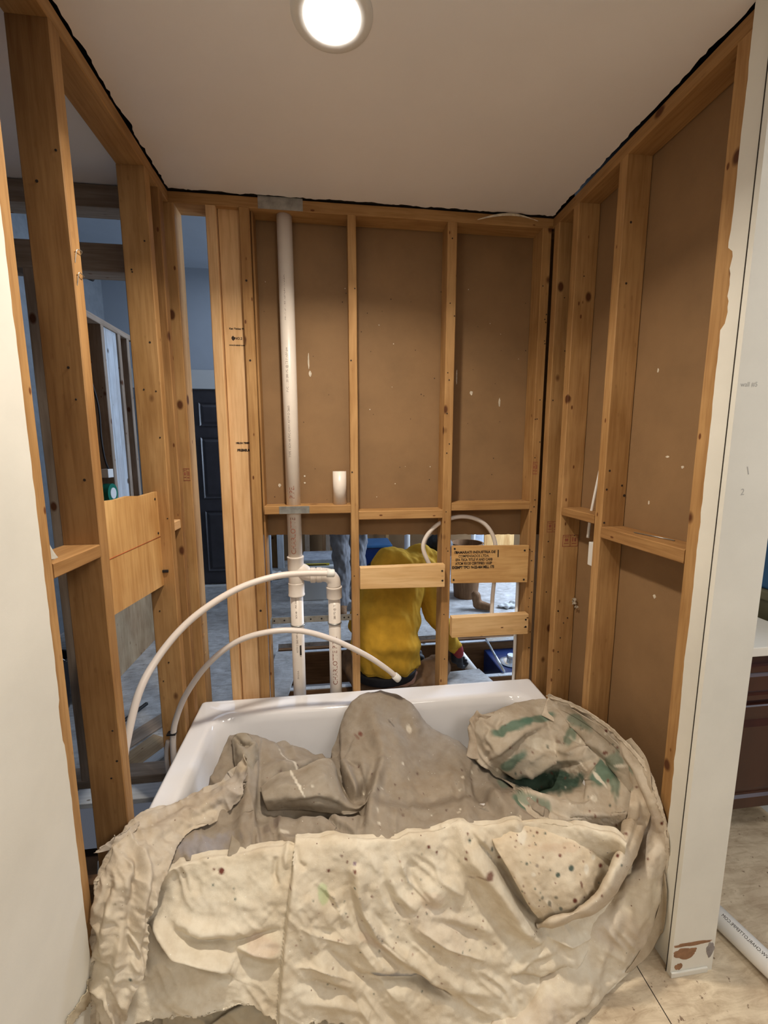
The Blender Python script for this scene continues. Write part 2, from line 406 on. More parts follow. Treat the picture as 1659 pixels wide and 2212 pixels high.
struct(blob('trim_foot_mark', (1.53, -.932, .03), .012, .010, -1, M['rust'], 11))
struct(box('trim_foot_ledge', (1.506, -.937, 0), (1.62, -.932, .016), M['cream'], .002))

# ---------------------------------------------------------------- recessed ceiling light
lx, ly = .607, -.712
L = thing('ceiling_light', (lx, ly, H), 'round white recessed ceiling light switched on over the tub', 'light')
prof = [(.055, -.001), (.058, -.004), (.066, -.007), (.082, -.0065), (.090, -.004), (.092, -.002), (.092, .0), (.05, .0)]
lathe('trim_ring', prof, (lx, ly, H-.0015), M['white_plastic'], parent=L, seg=48)
M['lamp'] = mat_emit('glowing_diffuser', (1, .93, .84), 60)
lathe('diffuser', [(.030, -.0085), (.046, -.0078), (.052, -.006), (.054, -.001), (.054, .001)], (lx, ly, H-.003), M['lamp'], parent=L, seg=40)
al = bpy.data.lights.new('lamp_beam', 'AREA'); al.shape = 'DISK'; al.size = .10; al.energy = 14; al.color = (1, .89, .74); al.spread = math.radians(138)
alo = bpy.data.objects.new('lamp_beam', al); COL.objects.link(alo); alo.location = (lx, ly, H-.0145)

# ================================================================ FRAMING
def stud(a, b, m, label, axis=2, cat='stud', name='wall_stud', group=None):
    return tag(beam(name, a, b, M[m], axis), label, cat, group)
ZT = 2.393
# plates
stud((-.089, -1.3, ZT), (0, -.001, 2.4335), 'stud', 'horizontal wooden top plate along the left wall under the ceiling', 1, 'plate', 'top_plate')
stud((-.089, .0, ZT), (1.6185, .0885, 2.4335), 'stud', 'horizontal wooden top plate along the back wall, pierced by the white pipe', 0, 'plate', 'top_plate')
stud((1.5305, -.9, ZT), (1.6185, -.0005, 2.4335), 'stud2', 'horizontal wooden top plate along the right wall under the ceiling', 1, 'plate', 'top_plate')
# left wall
stud((-.089, -.960, 0), (-.0005, -.868, ZT), 'stud', 'leftmost pine stud at the broken edge of the cream drywall')
stud((-.089, -.680, 0), (0, -.642, ZT), 'stud2', 'wide dark pine stud in the left foreground, between the cream wall and the plywood square')
stud((-.089, -.204, 0), (0, -.166, ZT), 'stud', 'left wall pine stud right of the plywood square, with a black clip')
stud((-.089, -.092, 0), (0, -.054, ZT), 'stud2', 'narrow left wall stud next to the back left corner, holding a stub of blocking')
stud((-.022, .0, 0), (.018, .0885, ZT), 'stud', 'pine corner stud at the back left, pale on its side beside the dark door')
stud((-.089, -.866, 1.200), (-.0005, -.682, 1.234), 'stud2', 'short brown wooden ledge between the two leftmost studs', 1, 'blocking', 'blocking')
stud((-.060, -.164, 1.17), (-.004, -.094, 1.205), 'fresh', 'rough cut stub of blocking between studs near the back left corner', 1, 'blocking', 'blocking')
# back wall
stud((.131, .0, 0), (.169, .0885, ZT), 'fresh', 'pale new pine stud right of the dark door, standing edge on')
stud((.171, .022, 0), (.262, .058, ZT), 'fresh', 'wide pale new board with black lumber stamps on the back wall')
stud((.254, -.0005, 0), (.293, .0215, ZT), 'stud', 'orange pine stud directly left of the tall white pipe')
stud((.2935, .022, 0), (.303, .0885, ZT), 'stud2', 'thin pine strip behind the stud left of the tall white pipe')
stud((.669, .0, 0), (.703, .0885, ZT), 'stud', 'back wall pine stud right of the tall white pipe and the short pipe')
stud((1.078, .0, 0), (1.118, .0885, ZT), 'stud', 'back wall pine stud left of the stamped plywood piece')
stud((1.487, .0, 0), (1.527, .0885, ZT), 'stud', 'back wall pine stud full of nail holes at the back right corner')
stud((.3035, .0, 1.203), (.6685, .0885, 1.238), 'stud', 'horizontal blocking on the back wall carrying the short white pipe', 0, 'blocking', 'blocking')
stud((.7035, .0, 1.172), (1.0775, .0885, 1.210), 'stud', 'horizontal blocking in the middle bay of the back wall, above the yellow hoodie', 0, 'blocking', 'blocking')
stud((1.1185, .0, 1.204), (1.4865, .0885, 1.240), 'stud', 'horizontal blocking in the right bay of the back wall, above the stamped plywood', 0, 'blocking', 'blocking')
# right wall
stud((1.5305, -.053, 0), (1.6185, -.014, ZT), 'stud', 'right wall pine stud nearest the back corner, with a small red lumber stamp')
stud((1.5305, -.190, 0), (1.6185, -.152, ZT), 'stud', 'second right wall pine stud from the back corner, with two lumber stamps')
stud((1.5305, -.452, 0), (1.6185, -.414, ZT), 'stud', 'wide pine stud standing alone in the middle of the right wall')
stud((1.5305, -.870, 0), (1.6185, -.812, ZT), 'stud', 'right foreground pine stud against the white wall end')
stud((1.5305, -.412, 1.205), (1.6185, -.192, 1.238), 'stud2', 'dusty wooden blocking on the right wall with a white tube through it', 1, 'blocking', 'blocking')
stud((1.5305, -.811, 1.163), (1.6185, -.454, 1.203), 'stud2', 'dusty wooden blocking on the right wall nearest the camera, with a nail lying on it', 1, 'blocking', 'blocking')
# bottom plates
stud((-.089, -.866, 0), (-.002, -.682, .038), 'stud2', 'bottom plate between the two leftmost studs, in the dark gap', 1, 'plate', 'bottom_plate')

# fresh blocks and plywood in the back wall
def screw(parent, p, n='screw', axis=1, r=.0045):
    return lathe(n, [(r, -.0012), (r, .0012)], p, M['black'], axis=axis, seg=10, parent=parent)
def face_board(name, quad, y0, th, m, label, cat, grain=0):
    """board given by its four front corners in x/z, thickness behind"""
    bm = bmesh.new(); c = Vector((sum(q[0] for q in quad)/4, y0, sum(q[1] for q in quad)/4))
    vs = [bm.verts.new((q[0]-c.x, 0, q[1]-c.z)) for q in quad]; f = bm.faces.new(vs)
    r = bmesh.ops.extrude_face_region(bm, geom=[f])
    for v in r['geom']:
        if isinstance(v, bmesh.types.BMVert): v.co.y += th
    bmesh.ops.recalc_face_normals(bm, faces=bm.faces); bmesh.ops.bevel(bm, geom=list(bm.edges), offset=.0012, segments=1, affect='EDGES')
    if grain == 0:
        bmesh.ops.rotate(bm, verts=bm.verts, cent=(0, 0, 0), matrix=Matrix.Rotation(math.radians(90), 3, 'Y'))
    o = from_bm(name, bm, m); o.location = c
    if grain == 0: o.rotation_euler = (0, math.radians(-90), 0)
    return tag(o, label, cat)
b1 = face_board('blocking', [(.7035, .871), (1.0835, .865), (1.0835, .968), (.7035, .966)], -.002, .036, M['block'], 'pale new pine block across the yellow hoodie', 'blocking')
b1.location.y = -.0385
b2 = face_board('blocking', [(1.121, .621), (1.489, .619), (1.489, .716), (1.121, .716)], -.0385, .036, M['block'], 'lower pale pine block in the right bay under the stamped plywood', 'blocking')
pw = face_board('plywood_board', [(1.121, .872), (1.4865, .862), (1.4870, 1.038), (1.121, 1.046)], -.0135, .0125, M['ply'], 'plywood piece with black stamped writing on the back wall', 'plywood')
def wchild(o, parent): 
    bpy.context.view_layer.update(); o.parent = parent; o.matrix_parent_inverse = parent.matrix_world.inverted(); return o
for (o, p) in ((b1, (1.070, -.0385, .94)), (b1, (1.072, -.0385, .895)), (b2, (1.475, -.0385, .69)), (b2, (1.476, -.0385, .655)),
               (pw, (1.466, -.0135, 1.015)), (pw, (1.133, -.0135, 1.033)), (pw, (1.131, -.0135, .888)), (pw, (1.468, -.0135, .876))):
    s = lathe('screw', [(.0045, -.0014), (.0045, .0012)], p, M['black'], axis=1, seg=10); wchild(s, o)

# plywood on the left wall
bm = bmesh.new(); q = [(-.640, 1.008), (-.2045, .975), (-.2045, 1.325), (-.33, 1.322), (-.42, 1.331), (-.50, 1.328), (-.640, 1.336)]
c = Vector((-.040, -.43, 1.16)); vs = [bm.verts.new((0, y-c.y, z-c.z)) for y, z in q]; f = bm.faces.new(vs); r = bmesh.ops.extrude_face_region(bm, geom=[f])
for v in r['geom']:
    if isinstance(v, bmesh.types.BMVert): v.co.x -= .012
bmesh.ops.recalc_face_normals(bm, faces=bm.faces)
plL = from_bm('plywood_board', bm, M['ply']); plL.location = c
tag(plL, 'square plywood panel with a red chalk line set in the left wall', 'plywood')
M['red_line'] = plain('red_chalk', (.42, .10, .03), .8, var=.2)
wchild(tube('chalk_line', [(-.0395, -.638, 1.168), (-.0395, -.206, 1.160)], .0011, M['red_line'], smooth_pts=False), plL)
for p in ((-.0395, -.228, 1.30), (-.0395, -.222, 1.175)):
    wchild(lathe('screw', [(.0045, -.0014), (.0045, .0012)], p, M['black'], axis=0, seg=10), plL)
tag(box('stud_clip', (-.0425, -.2120, 1.024), (-.020, -.2045, 1.034), M['black'], .002), 'small black clip on the left stud beside the plywood square', 'clip')

# nail plates
tag(box('nail_plate', (.327, -.0018, 2.3925), (.497, -.0003, 2.438), M['galv'], .0004), 'grey steel nail plate over the top plate above the tall white pipe', 'plate')
tag(box('nail_plate', (.365, -.0018, 1.205), (.492, -.0003, 1.237), M['galv'], .0004), 'grey steel nail plate on the blocking where the tall pipe crosses', 'plate')

# ================================================================ TUB
def rrect(x0, x1, y0, y1, r, z, kc=10, ks=14):
    pts = []; r = max(r, .0005)
    cs = [(x1-r, y1-r, 0), (x0+r, y1-r, 90), (x0+r, y0+r, 180), (x1-r, y0+r, 270)]
    for i, (cx, cy, a0) in enumerate(cs):
        for k in range(kc+1):
            a = math.radians(a0+90*k/kc); pts.append(Vector((cx+r*math.cos(a), cy+r*math.sin(a), z)))
        nx = cs[(i+1) % 4]; a = math.radians(a0+90); p = pts[-1]; q = Vector((nx[0]+r*math.cos(a), nx[1]+r*math.sin(a), z))
        for k in range(1, ks): pts.append(p.lerp(q, k/ks))
    return pts
TZ = .375
def tub():
    bm = bmesh.new(); X0, X1, Y0, Y1 = .003, 1.5265, -.775, -.0035
    R = [(0, 0, .004, .0), (0, 0, .012, TZ-.012), (.0015, .0015, .012, TZ-.004), (.006, .006, .012, TZ), (.012, .012, .013, TZ+.0005), (.020, .018, .02, TZ-.004),
         (.060, .085, .07, TZ-.005), (.072, .100, .08, TZ-.009), (.080, .108, .085, TZ-.018), (.088, .115, .09, TZ-.05), (.115, .130, .10, TZ-.16),
         (.16, .150, .11, TZ-.27), (.20, .175, .11, TZ-.315), (.26, .215, .10, TZ-.333), (.40, .28, .06, TZ-.338)]
    rings = [[bm.verts.new(p) for p in rrect(X0+dx, X1-dx, Y0+dy, Y1-dy, r, z)] for dx, dy, r, z in R]
    n = len(rings[0])
    for i in range(len(rings)-1):
        for k in range(n): bm.faces.new((rings[i][k], rings[i][(k+1) % n], rings[i+1][(k+1) % n], rings[i+1][k]))
    bm.faces.new(rings[-1])
    bmesh.ops.recalc_face_normals(bm, faces=bm.faces)
    o = from_bm('tub_shell', bm, M['tub'], None, True); return o
T = thing('bathtub', (.76, -.39, 0), 'white glossy alcove bathtub under the canvas drop cloth', 'bathtub')
local(tub(), T)
local(lathe('drain', [(.032, 0), (.034, .002), (.012, .003)], (1.20, -.39, TZ-.338), M['chrome']), T)

# ================================================================ PIPES
def text_bm(s, size, bold=0.0, spacing=1.0, font=None):
    cu = bpy.data.curves.new('lettering', 'FONT'); cu.body = s; cu.size = size; cu.offset = bold; cu.space_character = spacing
    cu.align_x = 'CENTER'; cu.align_y = 'CENTER'; cu.resolution_u = 3
    o = bpy.data.objects.new('lettering_tmp', cu); COL.objects.link(o); bpy.context.view_layer.update()
    me = bpy.data.meshes.new_from_object(o.evaluated_get(bpy.context.evaluated_depsgraph_get()))
    bpy.data.objects.remove(o); bm = bmesh.new(); bm.from_mesh(me); return bm
def flat_text(s, size, origin, right, up, m, parent=None, bold=0, spacing=1.0, lift=.0004, name='lettering', sx=1):
    bm = text_bm(s, size, bold, spacing); right = Vector(right).normalized(); up = Vector(up).normalized(); n = right.cross(up)
    for v in bm.verts: v.co = Vector(origin)+right*v.co.x*sx+up*v.co.y+n*lift
    o = from_bm(name, bm, m)
    if parent is not None:
        if parent.type == 'EMPTY': local(o, parent)
        else: wchild(o, parent)
    return o
def cyl_text(s, size, c, axis_up, ang, R, m, parent, along=1, bold=0, spacing=1.0, sx=1):
    """text running along a cylinder axis; c point on the axis at the text centre; ang: direction the text faces"""
    bm = text_bm(s, size, bold, spacing); ax = Vector(axis_up).normalized(); f0 = Vector(ang).normalized(); side = ax.cross(f0)
    bmesh.ops.triangulate(bm, faces=bm.faces)
    for v in bm.verts:
        a = v.co.y/R; d = f0*math.cos(a)-side*math.sin(a)*1
        v.co = Vector(c)+ax*v.co.x*along*sx+d*(R+.0004)
    o = from_bm('lettering', bm, m)
    local(o, parent) if parent.type == 'EMPTY' else wchild(o, parent); return o
PY = .045; PX = .4225; PR = .0305
S = thing('waste_stack', (PX, PY, 0), 'tall white plastic vent pipe with a tee and a side drop behind the tub', 'pipe')
def cyl(name, p0, p1, r, m, parent, seg=40):
    return tube(name, [p0, p1], r, m, seg, parent=parent, smooth_pts=False)
cyl('riser_pipe', (PX, PY, .965), (PX-.002, PY, 2.44), PR, M['pvc'], S)
cyl('lower_pipe', (PX+.001, PY, .0), (PX, PY, .87), .0285, M['pvc'], S)
# sanitary tee
hub = [(.0335, -.028), (.0355, -.026), (.0355, .024), (.037, .026), (.037, .031), (.0345, .033)]
lathe('tee_hub', hub, (PX, PY, .975), M['pvc'], parent=S, seg=40)
lathe('tee_hub', [(a, -h) for a, h in hub][::-1], (PX, PY, .860), M['pvc'], parent=S, seg=40)
lathe('tee_body', [(.033, .835), (.0335, .85), (.0335, .99), (.033, .995)], (PX, PY, 0), M['pvc'], parent=S, seg=40)
arm = [(PX+.0, PY, .945), (PX+.03, PY, .935), (PX+.055, PY, .922), (PX+.085, PY, .918)]
tube('tee_branch', arm, .03, M['pvc'], 32, parent=S, radii=[.036, .036, .030, .029])
EX = .590; EZ = .918
lathe('coupling', [(.029, 0), (.0345, .003), (.0345, .022), (.031, .024), (.031, .028), (.0345, .03), (.0345, .050), (.029, .053)], (PX+.062, PY, EZ), M['pvc'], axis=0, parent=S, seg=36)
tube('elbow', [(PX+.11, PY, EZ), (EX-.045, PY, EZ), (EX-.022, PY, EZ-.006), (EX-.004, PY, EZ-.026), (EX, PY, EZ-.055)], .0315, M['pvc'], 32, parent=S)
lathe('elbow_hub', [(.030, -.028), (.0345, -.026), (.0345, .018), (.036, .020), (.036, .025), (.032, .027)], (EX, PY, .835), M['pvc'], parent=S, seg=36)
cyl('side_pipe', (EX+.001, PY, .0), (EX, PY, .84), .0275, M['pvc'], S)
front = Vector((.10, -1, 0)).normalized()
def ptext(s, zc, size, x=PX, R=PR, m='grey_ink', ang=(-.0, -1, 0), **k):
    return cyl_text(s, size, (x, PY, zc), (0, 0, 1), ang, R, M[m], S, **k)
ptext('CHARLOTTE', 1.105, .030, m='red_ink', ang=(-.1, -1, 0), sx=.95)
ptext('PIPE.', 1.295, .030, m='red_ink', ang=(-.1, -1, 0), sx=.95)
ptext('TYPE I SCH 40 PVC-DWV ASTM D 2665', 1.55, .0125, ang=(-.2, -1, 0), sx=1.0)
ptext('PVC 1120 280 PSI @ 73 F NSF-pw', 1.80, .0125, ang=(-.25, -1, 0), sx=1.0)
ptext('ASTM D 1785 NSF-dwv IN U.S.A.', 2.08, .0125, ang=(-.3, -1, 0), sx=1.0)
ptext('PVC-DWV', .80, .0105, R=.0285, ang=(-.05, -1, 0)); ptext('SCH 40', .745, .0105, R=.0285, ang=(-.05, -1, 0))
ptext('ASTM D 2665 NSF-dwv', .62, .011, R=.0285, ang=(-.05, -1, 0)); ptext('IN U.S.A.', .46, .011, R=.0285, ang=(-.05, -1, 0))
ptext('280 PSI @ 73', .75, .0125, x=EX, R=.0275, ang=(.02, -1, 0))
ptext('CHARLOTTE PIPE.', .515, .030, x=EX, R=.0275, m='red_ink', ang=(-.02, -1, 0), sx=.98)
box_lab = tube('print_mark', [(PX+.012, PY-.0265, .555), (PX+.012, PY-.0265, .60)], .0045, M['black_ink'], 6, parent=S, smooth_pts=False)
# steel strap with clamps
K = thing('pipe_strap', (.486, .06, .697), 'grey perforated steel strap holding both white pipes behind the tub', 'strap')
local(box('strap_bar', (.3035, .080, .682), (.6685, .083, .712), M['galv'], .0005), K)
for x in (.315, .36, .48, .53, .635, .655): lathe('strap_hole', [(.004, -.0006), (.004, .0006)], (x, .0795, .697), M['black'], axis=1, seg=10, parent=K)
for x, r in ((PX+.001, .0295), (EX, .0285)):
    bm = bmesh.new(); tube_bm(bm, [(x+r*math.cos(a), PY+r*math.sin(a), .690) for a in [math.pi*2*k/28 for k in range(29)]], .004, 8, True)
    local(from_bm('clamp_ring', bm, M['galv'], None, True), K)
local(box('strap_ear', (.3035, .030, .665), (.306, .083, .720), M['galv'], .0005), K)

tag(tube('pipe_offcut', [(.623, .045, 1.2385), (.623, .045, 1.382)], .0295, M['pvc'], 36, smooth_pts=False), 'short upright white pipe offcut standing on the back wall blocking', 'pipe')
# PEX tubes
def pex(pts, label, r=.0112, cap=True, m='pex', caplen=.03, txt=None):
    t = thing('water_tube', pts[0], label, 'tube')
    P = spline(pts, 12); bm = bmesh.new(); tube_bm(bm, P, r, 16); bmesh.ops.recalc_face_normals(bm, faces=bm.faces)
    local(from_bm('tube_run', bm, M[m], None, True), t)
    if cap:
        d = (P[-1]-P[-2]).normalized(); e = P[-1]
        bm = bmesh.new(); tube_bm(bm, [e-d*caplen, e-d*(caplen-.001), e-d*.004, e], r, 18, True, [r*1.05, r*1.38, r*1.38, r*1.25]); local(from_bm('end_cap', bm, M['white_plastic'], None, True), t)
    return t, P
t1, P1 = pex([at(258, 1760, -.60), at(264, 1680, -.585), at(272, 1610, -.56), at(300, 1497, -.50), at(338, 1425, -.44), at(392, 1358, -.38), at(452, 1308, -.33), at(520, 1269, -.28), at(590, 1246, -.24), at(650, 1239, -.21), at(722, 1238, -.19)],
           'long arched milky tube on the left, its capped end over the pipe tee', .0118)
t2, P2 = pex([(-.041, -.245, .05), (-.040, -.243, .25), at(374, 1590, -.243), at(383, 1545, -.24), at(405, 1495, -.235), at(450, 1434, -.23), at(510, 1387, -.225), at(580, 1365, -.215), at(650, 1363, -.20), at(720, 1382, -.19), at(790, 1415, -.18), at(838, 1447, -.175), at(862, 1468, -.172)],
           'lower arched milky tube ending in a white cap above the tub rim', .0110)
t3, P3 = pex([at(1062, 1330, .05), at(1064, 1290, .05), at(1068, 1250, .05), at(1072, 1200, .048), at(1066, 1160, .045), at(1047, 1132, .042), at(1018, 1118, .04), at(985, 1117, .04), at(950, 1130, .04), at(925, 1153, .04), at(914, 1180, .04), at(922, 1208, .042), at(938, 1235, .045)],
           'thin looped milky tube around the stud beside the stamped plywood', .0095, cap=False)
tag(tube('water_tube', [(-.062, -.222, .05), at(360, 1640, -.222), at(363, 1600, -.222)], .008, M['pex']), 'short dim milky tube end rising beside the tub rim at the left', 'tube')
tag(box('tube_clamp', (-.055, -.256, .395), (-.022, -.232, .402), M['black'], .002), 'small black clamp around the lower milky tube at the left studs', 'clamp')
# white supply tube at right edge of back bay
tag(tube('water_tube', [(1.474, .06, -.2), (1.474, .06, .86)], .0075, M['pvc_white'], smooth_pts=False), 'straight thin white tube beside the corner stud under the stamped plywood', 'tube')
# right wall bits
tag(tube('conduit_tube', [(1.585, -.300, 1.130), (1.590, -.305, 1.24), (1.598, -.352, 1.50), (1.604, -.385, 1.66)], .0055, M['pvc_white']), 'thin white tube leaning through the dusty right wall blocking', 'tube')
tag(box('wall_box', (1.560, -.412, 1.035), (1.610, -.345, 1.125), M['white_plastic'], .003), 'small white plastic box behind the middle right wall stud', 'box')
bm = bmesh.new()
for s_, (y, z, ry, rz, tl) in enumerate(((-.205, .835, .018, .014, .5), (-.222, .815, .012, .008, -.6), (-.194, .826, .010, .011, 1.2))):
    c0 = bm.verts.new((1.606, y, z)); ring = []
    for k in range(9):
        a = 2*math.pi*k/9; q_ = 1+.5*noise.noise(Vector((k*1.3, s_*5, 0))); ring.append(bm.verts.new((1.617-.016*abs(math.sin(a*1.5+tl)), y+ry*q_*math.cos(a), z+rz*q_*math.sin(a))))
    for k in range(9): bm.faces.new((c0, ring[k], ring[(k+1) % 9]))
bmesh.ops.solidify(bm, geom=list(bm.faces), thickness=.001)
tag(from_bm('torn_paper', bm, M['gypsum']), 'torn scrap of pale drywall paper hanging low beside the second right stud', 'paper')
for i, (y0, y1) in enumerate(((-.60, -.70),)):
    tag(tube('nail', [(1.560, -.58, 1.2055), (1.59, -.71, 1.2055)], .0017, M['galv'], 8, smooth_pts=False), 'long nail lying on the right wall blocking', 'nail')
# torn paper curl on the back top plate and on the left ledge
bm = bmesh.new(); prev = None
for k in range(24):
    t = k/23; x = 1.20+.26*t; z = 2.404+.02*math.sin(t*2.6)+.003*noise.noise(Vector((k, 0, 0))); wd = .006*math.sin(math.pi*min(1, t*1.1+.05))+.001
    a = bm.verts.new((x, -.004-.010*math.sin(t*3), z)); b = bm.verts.new((x, -.006-.014*math.sin(t*3), z+wd))
    if prev: bm.faces.new((prev[0], a, b, prev[1]))
    prev = (a, b)
tag(from_bm('torn_paper', bm, M['gypsum']), 'curled strip of torn paper on the back top plate near the right corner', 'paper')
bm = bmesh.new(); rows = []
for i in range(12):
    t = i/11; r0 = at(94+3*t, 1118+88*t, -.862); r1 = at(96+32*t**2.2, 1122+88*t-3*t*t, -.842+.03*t)
    rows.append([bm.verts.new(r0.lerp(r1, k/5)+Vector((0, -.006*math.sin(math.pi*k/5), 0))) for k in range(6)])
for i in range(11):
    for k in range(5): bm.faces.new((rows[i][k], rows[i][k+1], rows[i+1][k+1], rows[i+1][k]))
bmesh.ops.solidify(bm, geom=list(bm.faces), thickness=.0015)
tag(from_bm('paper_flap', bm, M['cream'], None, True), 'cream paper flap curling onto the short ledge at the far left', 'paper')
# staples on the foreground left stud
for z, s_ in ((1.935, 1), (1.885, -1)):
    bm = bmesh.new(); tube_bm(bm, spline([(.001, -.672, z-.03), (.004, -.671, z-.012), (.006, -.668, z), (.008, -.652, z+.003*s_), (.002, -.646, z-.002)], 5), .0010, 6)
    tag(from_bm('wire_staple', bm, M['galv']), 'bent wire staple on the left foreground stud, %s of two' % ('upper' if s_ > 0 else 'lower'), 'staple')
# splintered slivers at the edge of the corner stud
for k, (z, dz) in enumerate(((.72, .018), (.66, .025), (.58, .02))):
    tag(tube('wood_splinter', [(.017, .02, z), (.026, .012, z+dz)], .0012, M['fresh'], 5, smooth_pts=False), '%s pale splinter on the back left corner stud' % ('uppermost', 'middle', 'lowest')[k], 'splinter')

# stamped writing
def pwt(s, zc, size, sx=1, xc=1.222, bold=.0003):
    return flat_text(s, size, (xc, -.0138, zc), (1, 0, -.012), (0, 0, 1), M['black_ink'], pw, bold, 1.0, .0004, sx=sx)
pwt('ITAMARATI INDUSTRIA DE', 1.014, .0165, .98, 1.229, .0006)
pwt('COMPENSADOS LTDA.', .9965, .0165, .86, 1.224)
pwt('EPA TSCA TITLE VI AND CARB', .9795, .0165, .78, 1.225, .0005)
pwt('ATCM 93120 CERTIFIED. ULEF', .962, .0165, .80, 1.224, .0006)
pwt('EXEMPT TPC1 N-22-464 MILL 175', .944, .0172, .80, 1.222, .0009)
wchild(box('stamp_mark', (1.336, -.0142, .988), (1.341, -.0136, 1.022), M['black_ink'], 0), pw)
wchild(box('stamp_mark', (1.138, -.0142, 1.010), (1.147, -.0136, 1.020), M['black_ink'], .002), pw)
gst = [o for o in bpy.data.objects if 'wide pale new board' in o.get('label', '')][0]
def gt(s, z, size, xc=.222, bold=.0004, sx=1): return flat_text(s, size, (xc, .0215, z), (1, 0, 0), (0, 0, 1), M['black_ink'], gst, bold, 1, .0004, sx=sx)
gt('Ken Timber Pty', 1.955, .0095, .224); gt('NO.2', 1.918, .013, .227); gt('www.kentimber.com', 1.892, .0075, .222)
wchild(blob('stamp_shield', (.206, .0217, 1.919), .0065, .0085, -1, M['black_ink'], 2, th=.0003), gst)
gt('HILDA TIMBER', 1.503, .0095, .228, .0006); gt('PREMIUM', 1.473, .0135, .229, .0008)
def stamp(o, x, y, z, wd, hg, xdir=(1, 0, 0), lines=3):
    """framed lumber grade stamp on a face looking at the camera"""
    for (a, b, c_, d_) in ((0, 1, 0, .05), (0, 1, .95, 1), (0, .04, 0, 1), (.48, .52, 0, 1), (.96, 1, 0, 1), (.10, .40, .25, .32), (.15, .36, .45, .70), (.60, .9, .22, .3), (.62, .70, .42, .8), (.76, .88, .42, .75), (.1, .4, .8, .86)):
        wchild(box('stamp_mark', (x+wd*a, y-.0004, z+hg*c_), (x+wd*b, y+.0002, z+hg*d_), M['red_ink'], 0), o)
def fst(k): return [o for o in bpy.data.objects if k in o.get('label', '')][0]
stamp(fst('nearest the back corner'), 1.548, -.053, 1.105, .055, .05)
stamp(fst('second right wall'), 1.545, -.190, 1.070, .069, .050)
stamp(fst('full of nail holes'), 1.493, .0, 1.365, .022, .055)
stamp(fst('pale on its side'), -.012, .0, 1.35, .025, .05)
plr = [o for o in bpy.data.objects if o.name == 'wall_right_pillar'][0]
M['pencil'] = plain('pencil', (.42, .41, .39), .8)
flat_text('wall #5', .015, (1.536, -.932, 1.617), (1, 0, .02), (0, 0, 1), M['pencil'], plr, 0, 1, .0003)
flat_text('1', .028, (1.56, -.932, 1.42), (1, 0, .3), (-.3, 0, 1), M['pencil'], plr, 0, 1, .0003)
flat_text('2', .022, (1.552, -.932, 1.37), (1, 0, .1), (0, 0, 1), M['pencil'], plr, 0, 1, .0003)
# nail holes, screw heads
def holes(key, pts, axis, off, r=.0028, nm='nail_hole', m='black_ink'):
    o = fst(key)
    for p in pts: wchild(lathe(nm, [(r*random.uniform(.7, 1.3), -.0005), (r, .0005)], p, M[m], axis=axis, seg=8), o)
rr = random.Random(4)
holes('full of nail holes', [(rr.uniform(1.492, 1.523), -.0005, rr.uniform(.45, 2.3)) for _ in range(26)], 1, 0)
holes('left of the stamped', [(rr.uniform(1.083, 1.113), -.0005, z) for z in (2.33, 2.08, 2.03, 1.80, 1.77, 1.63, 1.50, 1.46, 1.2, 1.02, .72, .5)], 1, 0)
holes('short pipe', [(rr.uniform(.675, .698), -.0005, z) for z in (2.12, 1.84, 1.38, .92, .74, .55)], 1, 0)
holes('orange pine', [(.272, -.001, 2.13), (.273, -.001, 1.83), (.270, -.001, .78)], 1, 0, .004)
holes('nearest the back corner', [(rr.uniform(1.54, 1.612), -.0535, rr.uniform(.5, 2.2)) for _ in range(10)], 1, 0)
holes('second right wall', [(rr.uniform(1.54, 1.612), -.1905, rr.uniform(.5, 2.2)) for _ in range(10)], 1, 0)
holes('standing alone', [(rr.uniform(1.54, 1.612), -.4525, rr.uniform(.5, 2.2)) for _ in range(9)], 1, 0, .004)
holes('with a black clip', [(rr.uniform(-.08, -.01), -.2045, rr.uniform(.5, 2.3)) for _ in range(12)], 1, 0)
holes('left foreground', [(rr.uniform(-.075, -.01), -.6805, rr.uniform(.5, 2.2)) for _ in range(8)], 1, 0)
wb = [o for o in bpy.data.objects if o.name == 'wall_back'][0]
for i in range(60):
    x = rr.uniform(.31, 1.48); z = rr.uniform(1.25, 2.2)
    c_ = 'gypsum' if rr.random() < .25 else 'black_ink'
    o = lathe('nail_hole', [(rr.uniform(.0012, .0026), -.0004), (.0015, .0004)], (x, .089, z), M[c_], axis=1, seg=8); wchild(o, wb)
def chip(x, z, w_, h_, sd):
    o = blob('paper_tear', (x, .0893, z), w_, h_, -1, M['gypsum'], sd, th=.0012); wchild(o, wb)
chip(.50, 1.85, .003, .03, 1); chip(.505, 1.80, .006, .012, 2); chip(1.225, 1.73, .007, .009, 3); chip(1.155, 1.80, .003, .03, 4); chip(1.36, 1.69, .004, .018, 6); chip(.47, 1.36, .004, .004, 7); chip(.47, 1.33, .004, .004, 9); chip(.36, 1.32, .006, .007, 5)
wr = [o for o in bpy.data.objects if o.name == 'wall_right'][0]
for y, z, a, b, sd in ((-.55, 1.72, .006, .006, 1), (-.62, 1.45, .012, .003, 2), (-.68, 1.42, .009, .004, 3), (-.56, 1.30, .006, .006, 4), (-.62, 1.0, .01, .006, 5)):
    bm_o = blob('paper_tear', (0, 0, 0), a*.6, b, -1, M['gypsum'], sd); bm_o.rotation_euler = (0, 0, math.radians(90)); bm_o.location = (1.6193, y, z); wchild(bm_o, wr)

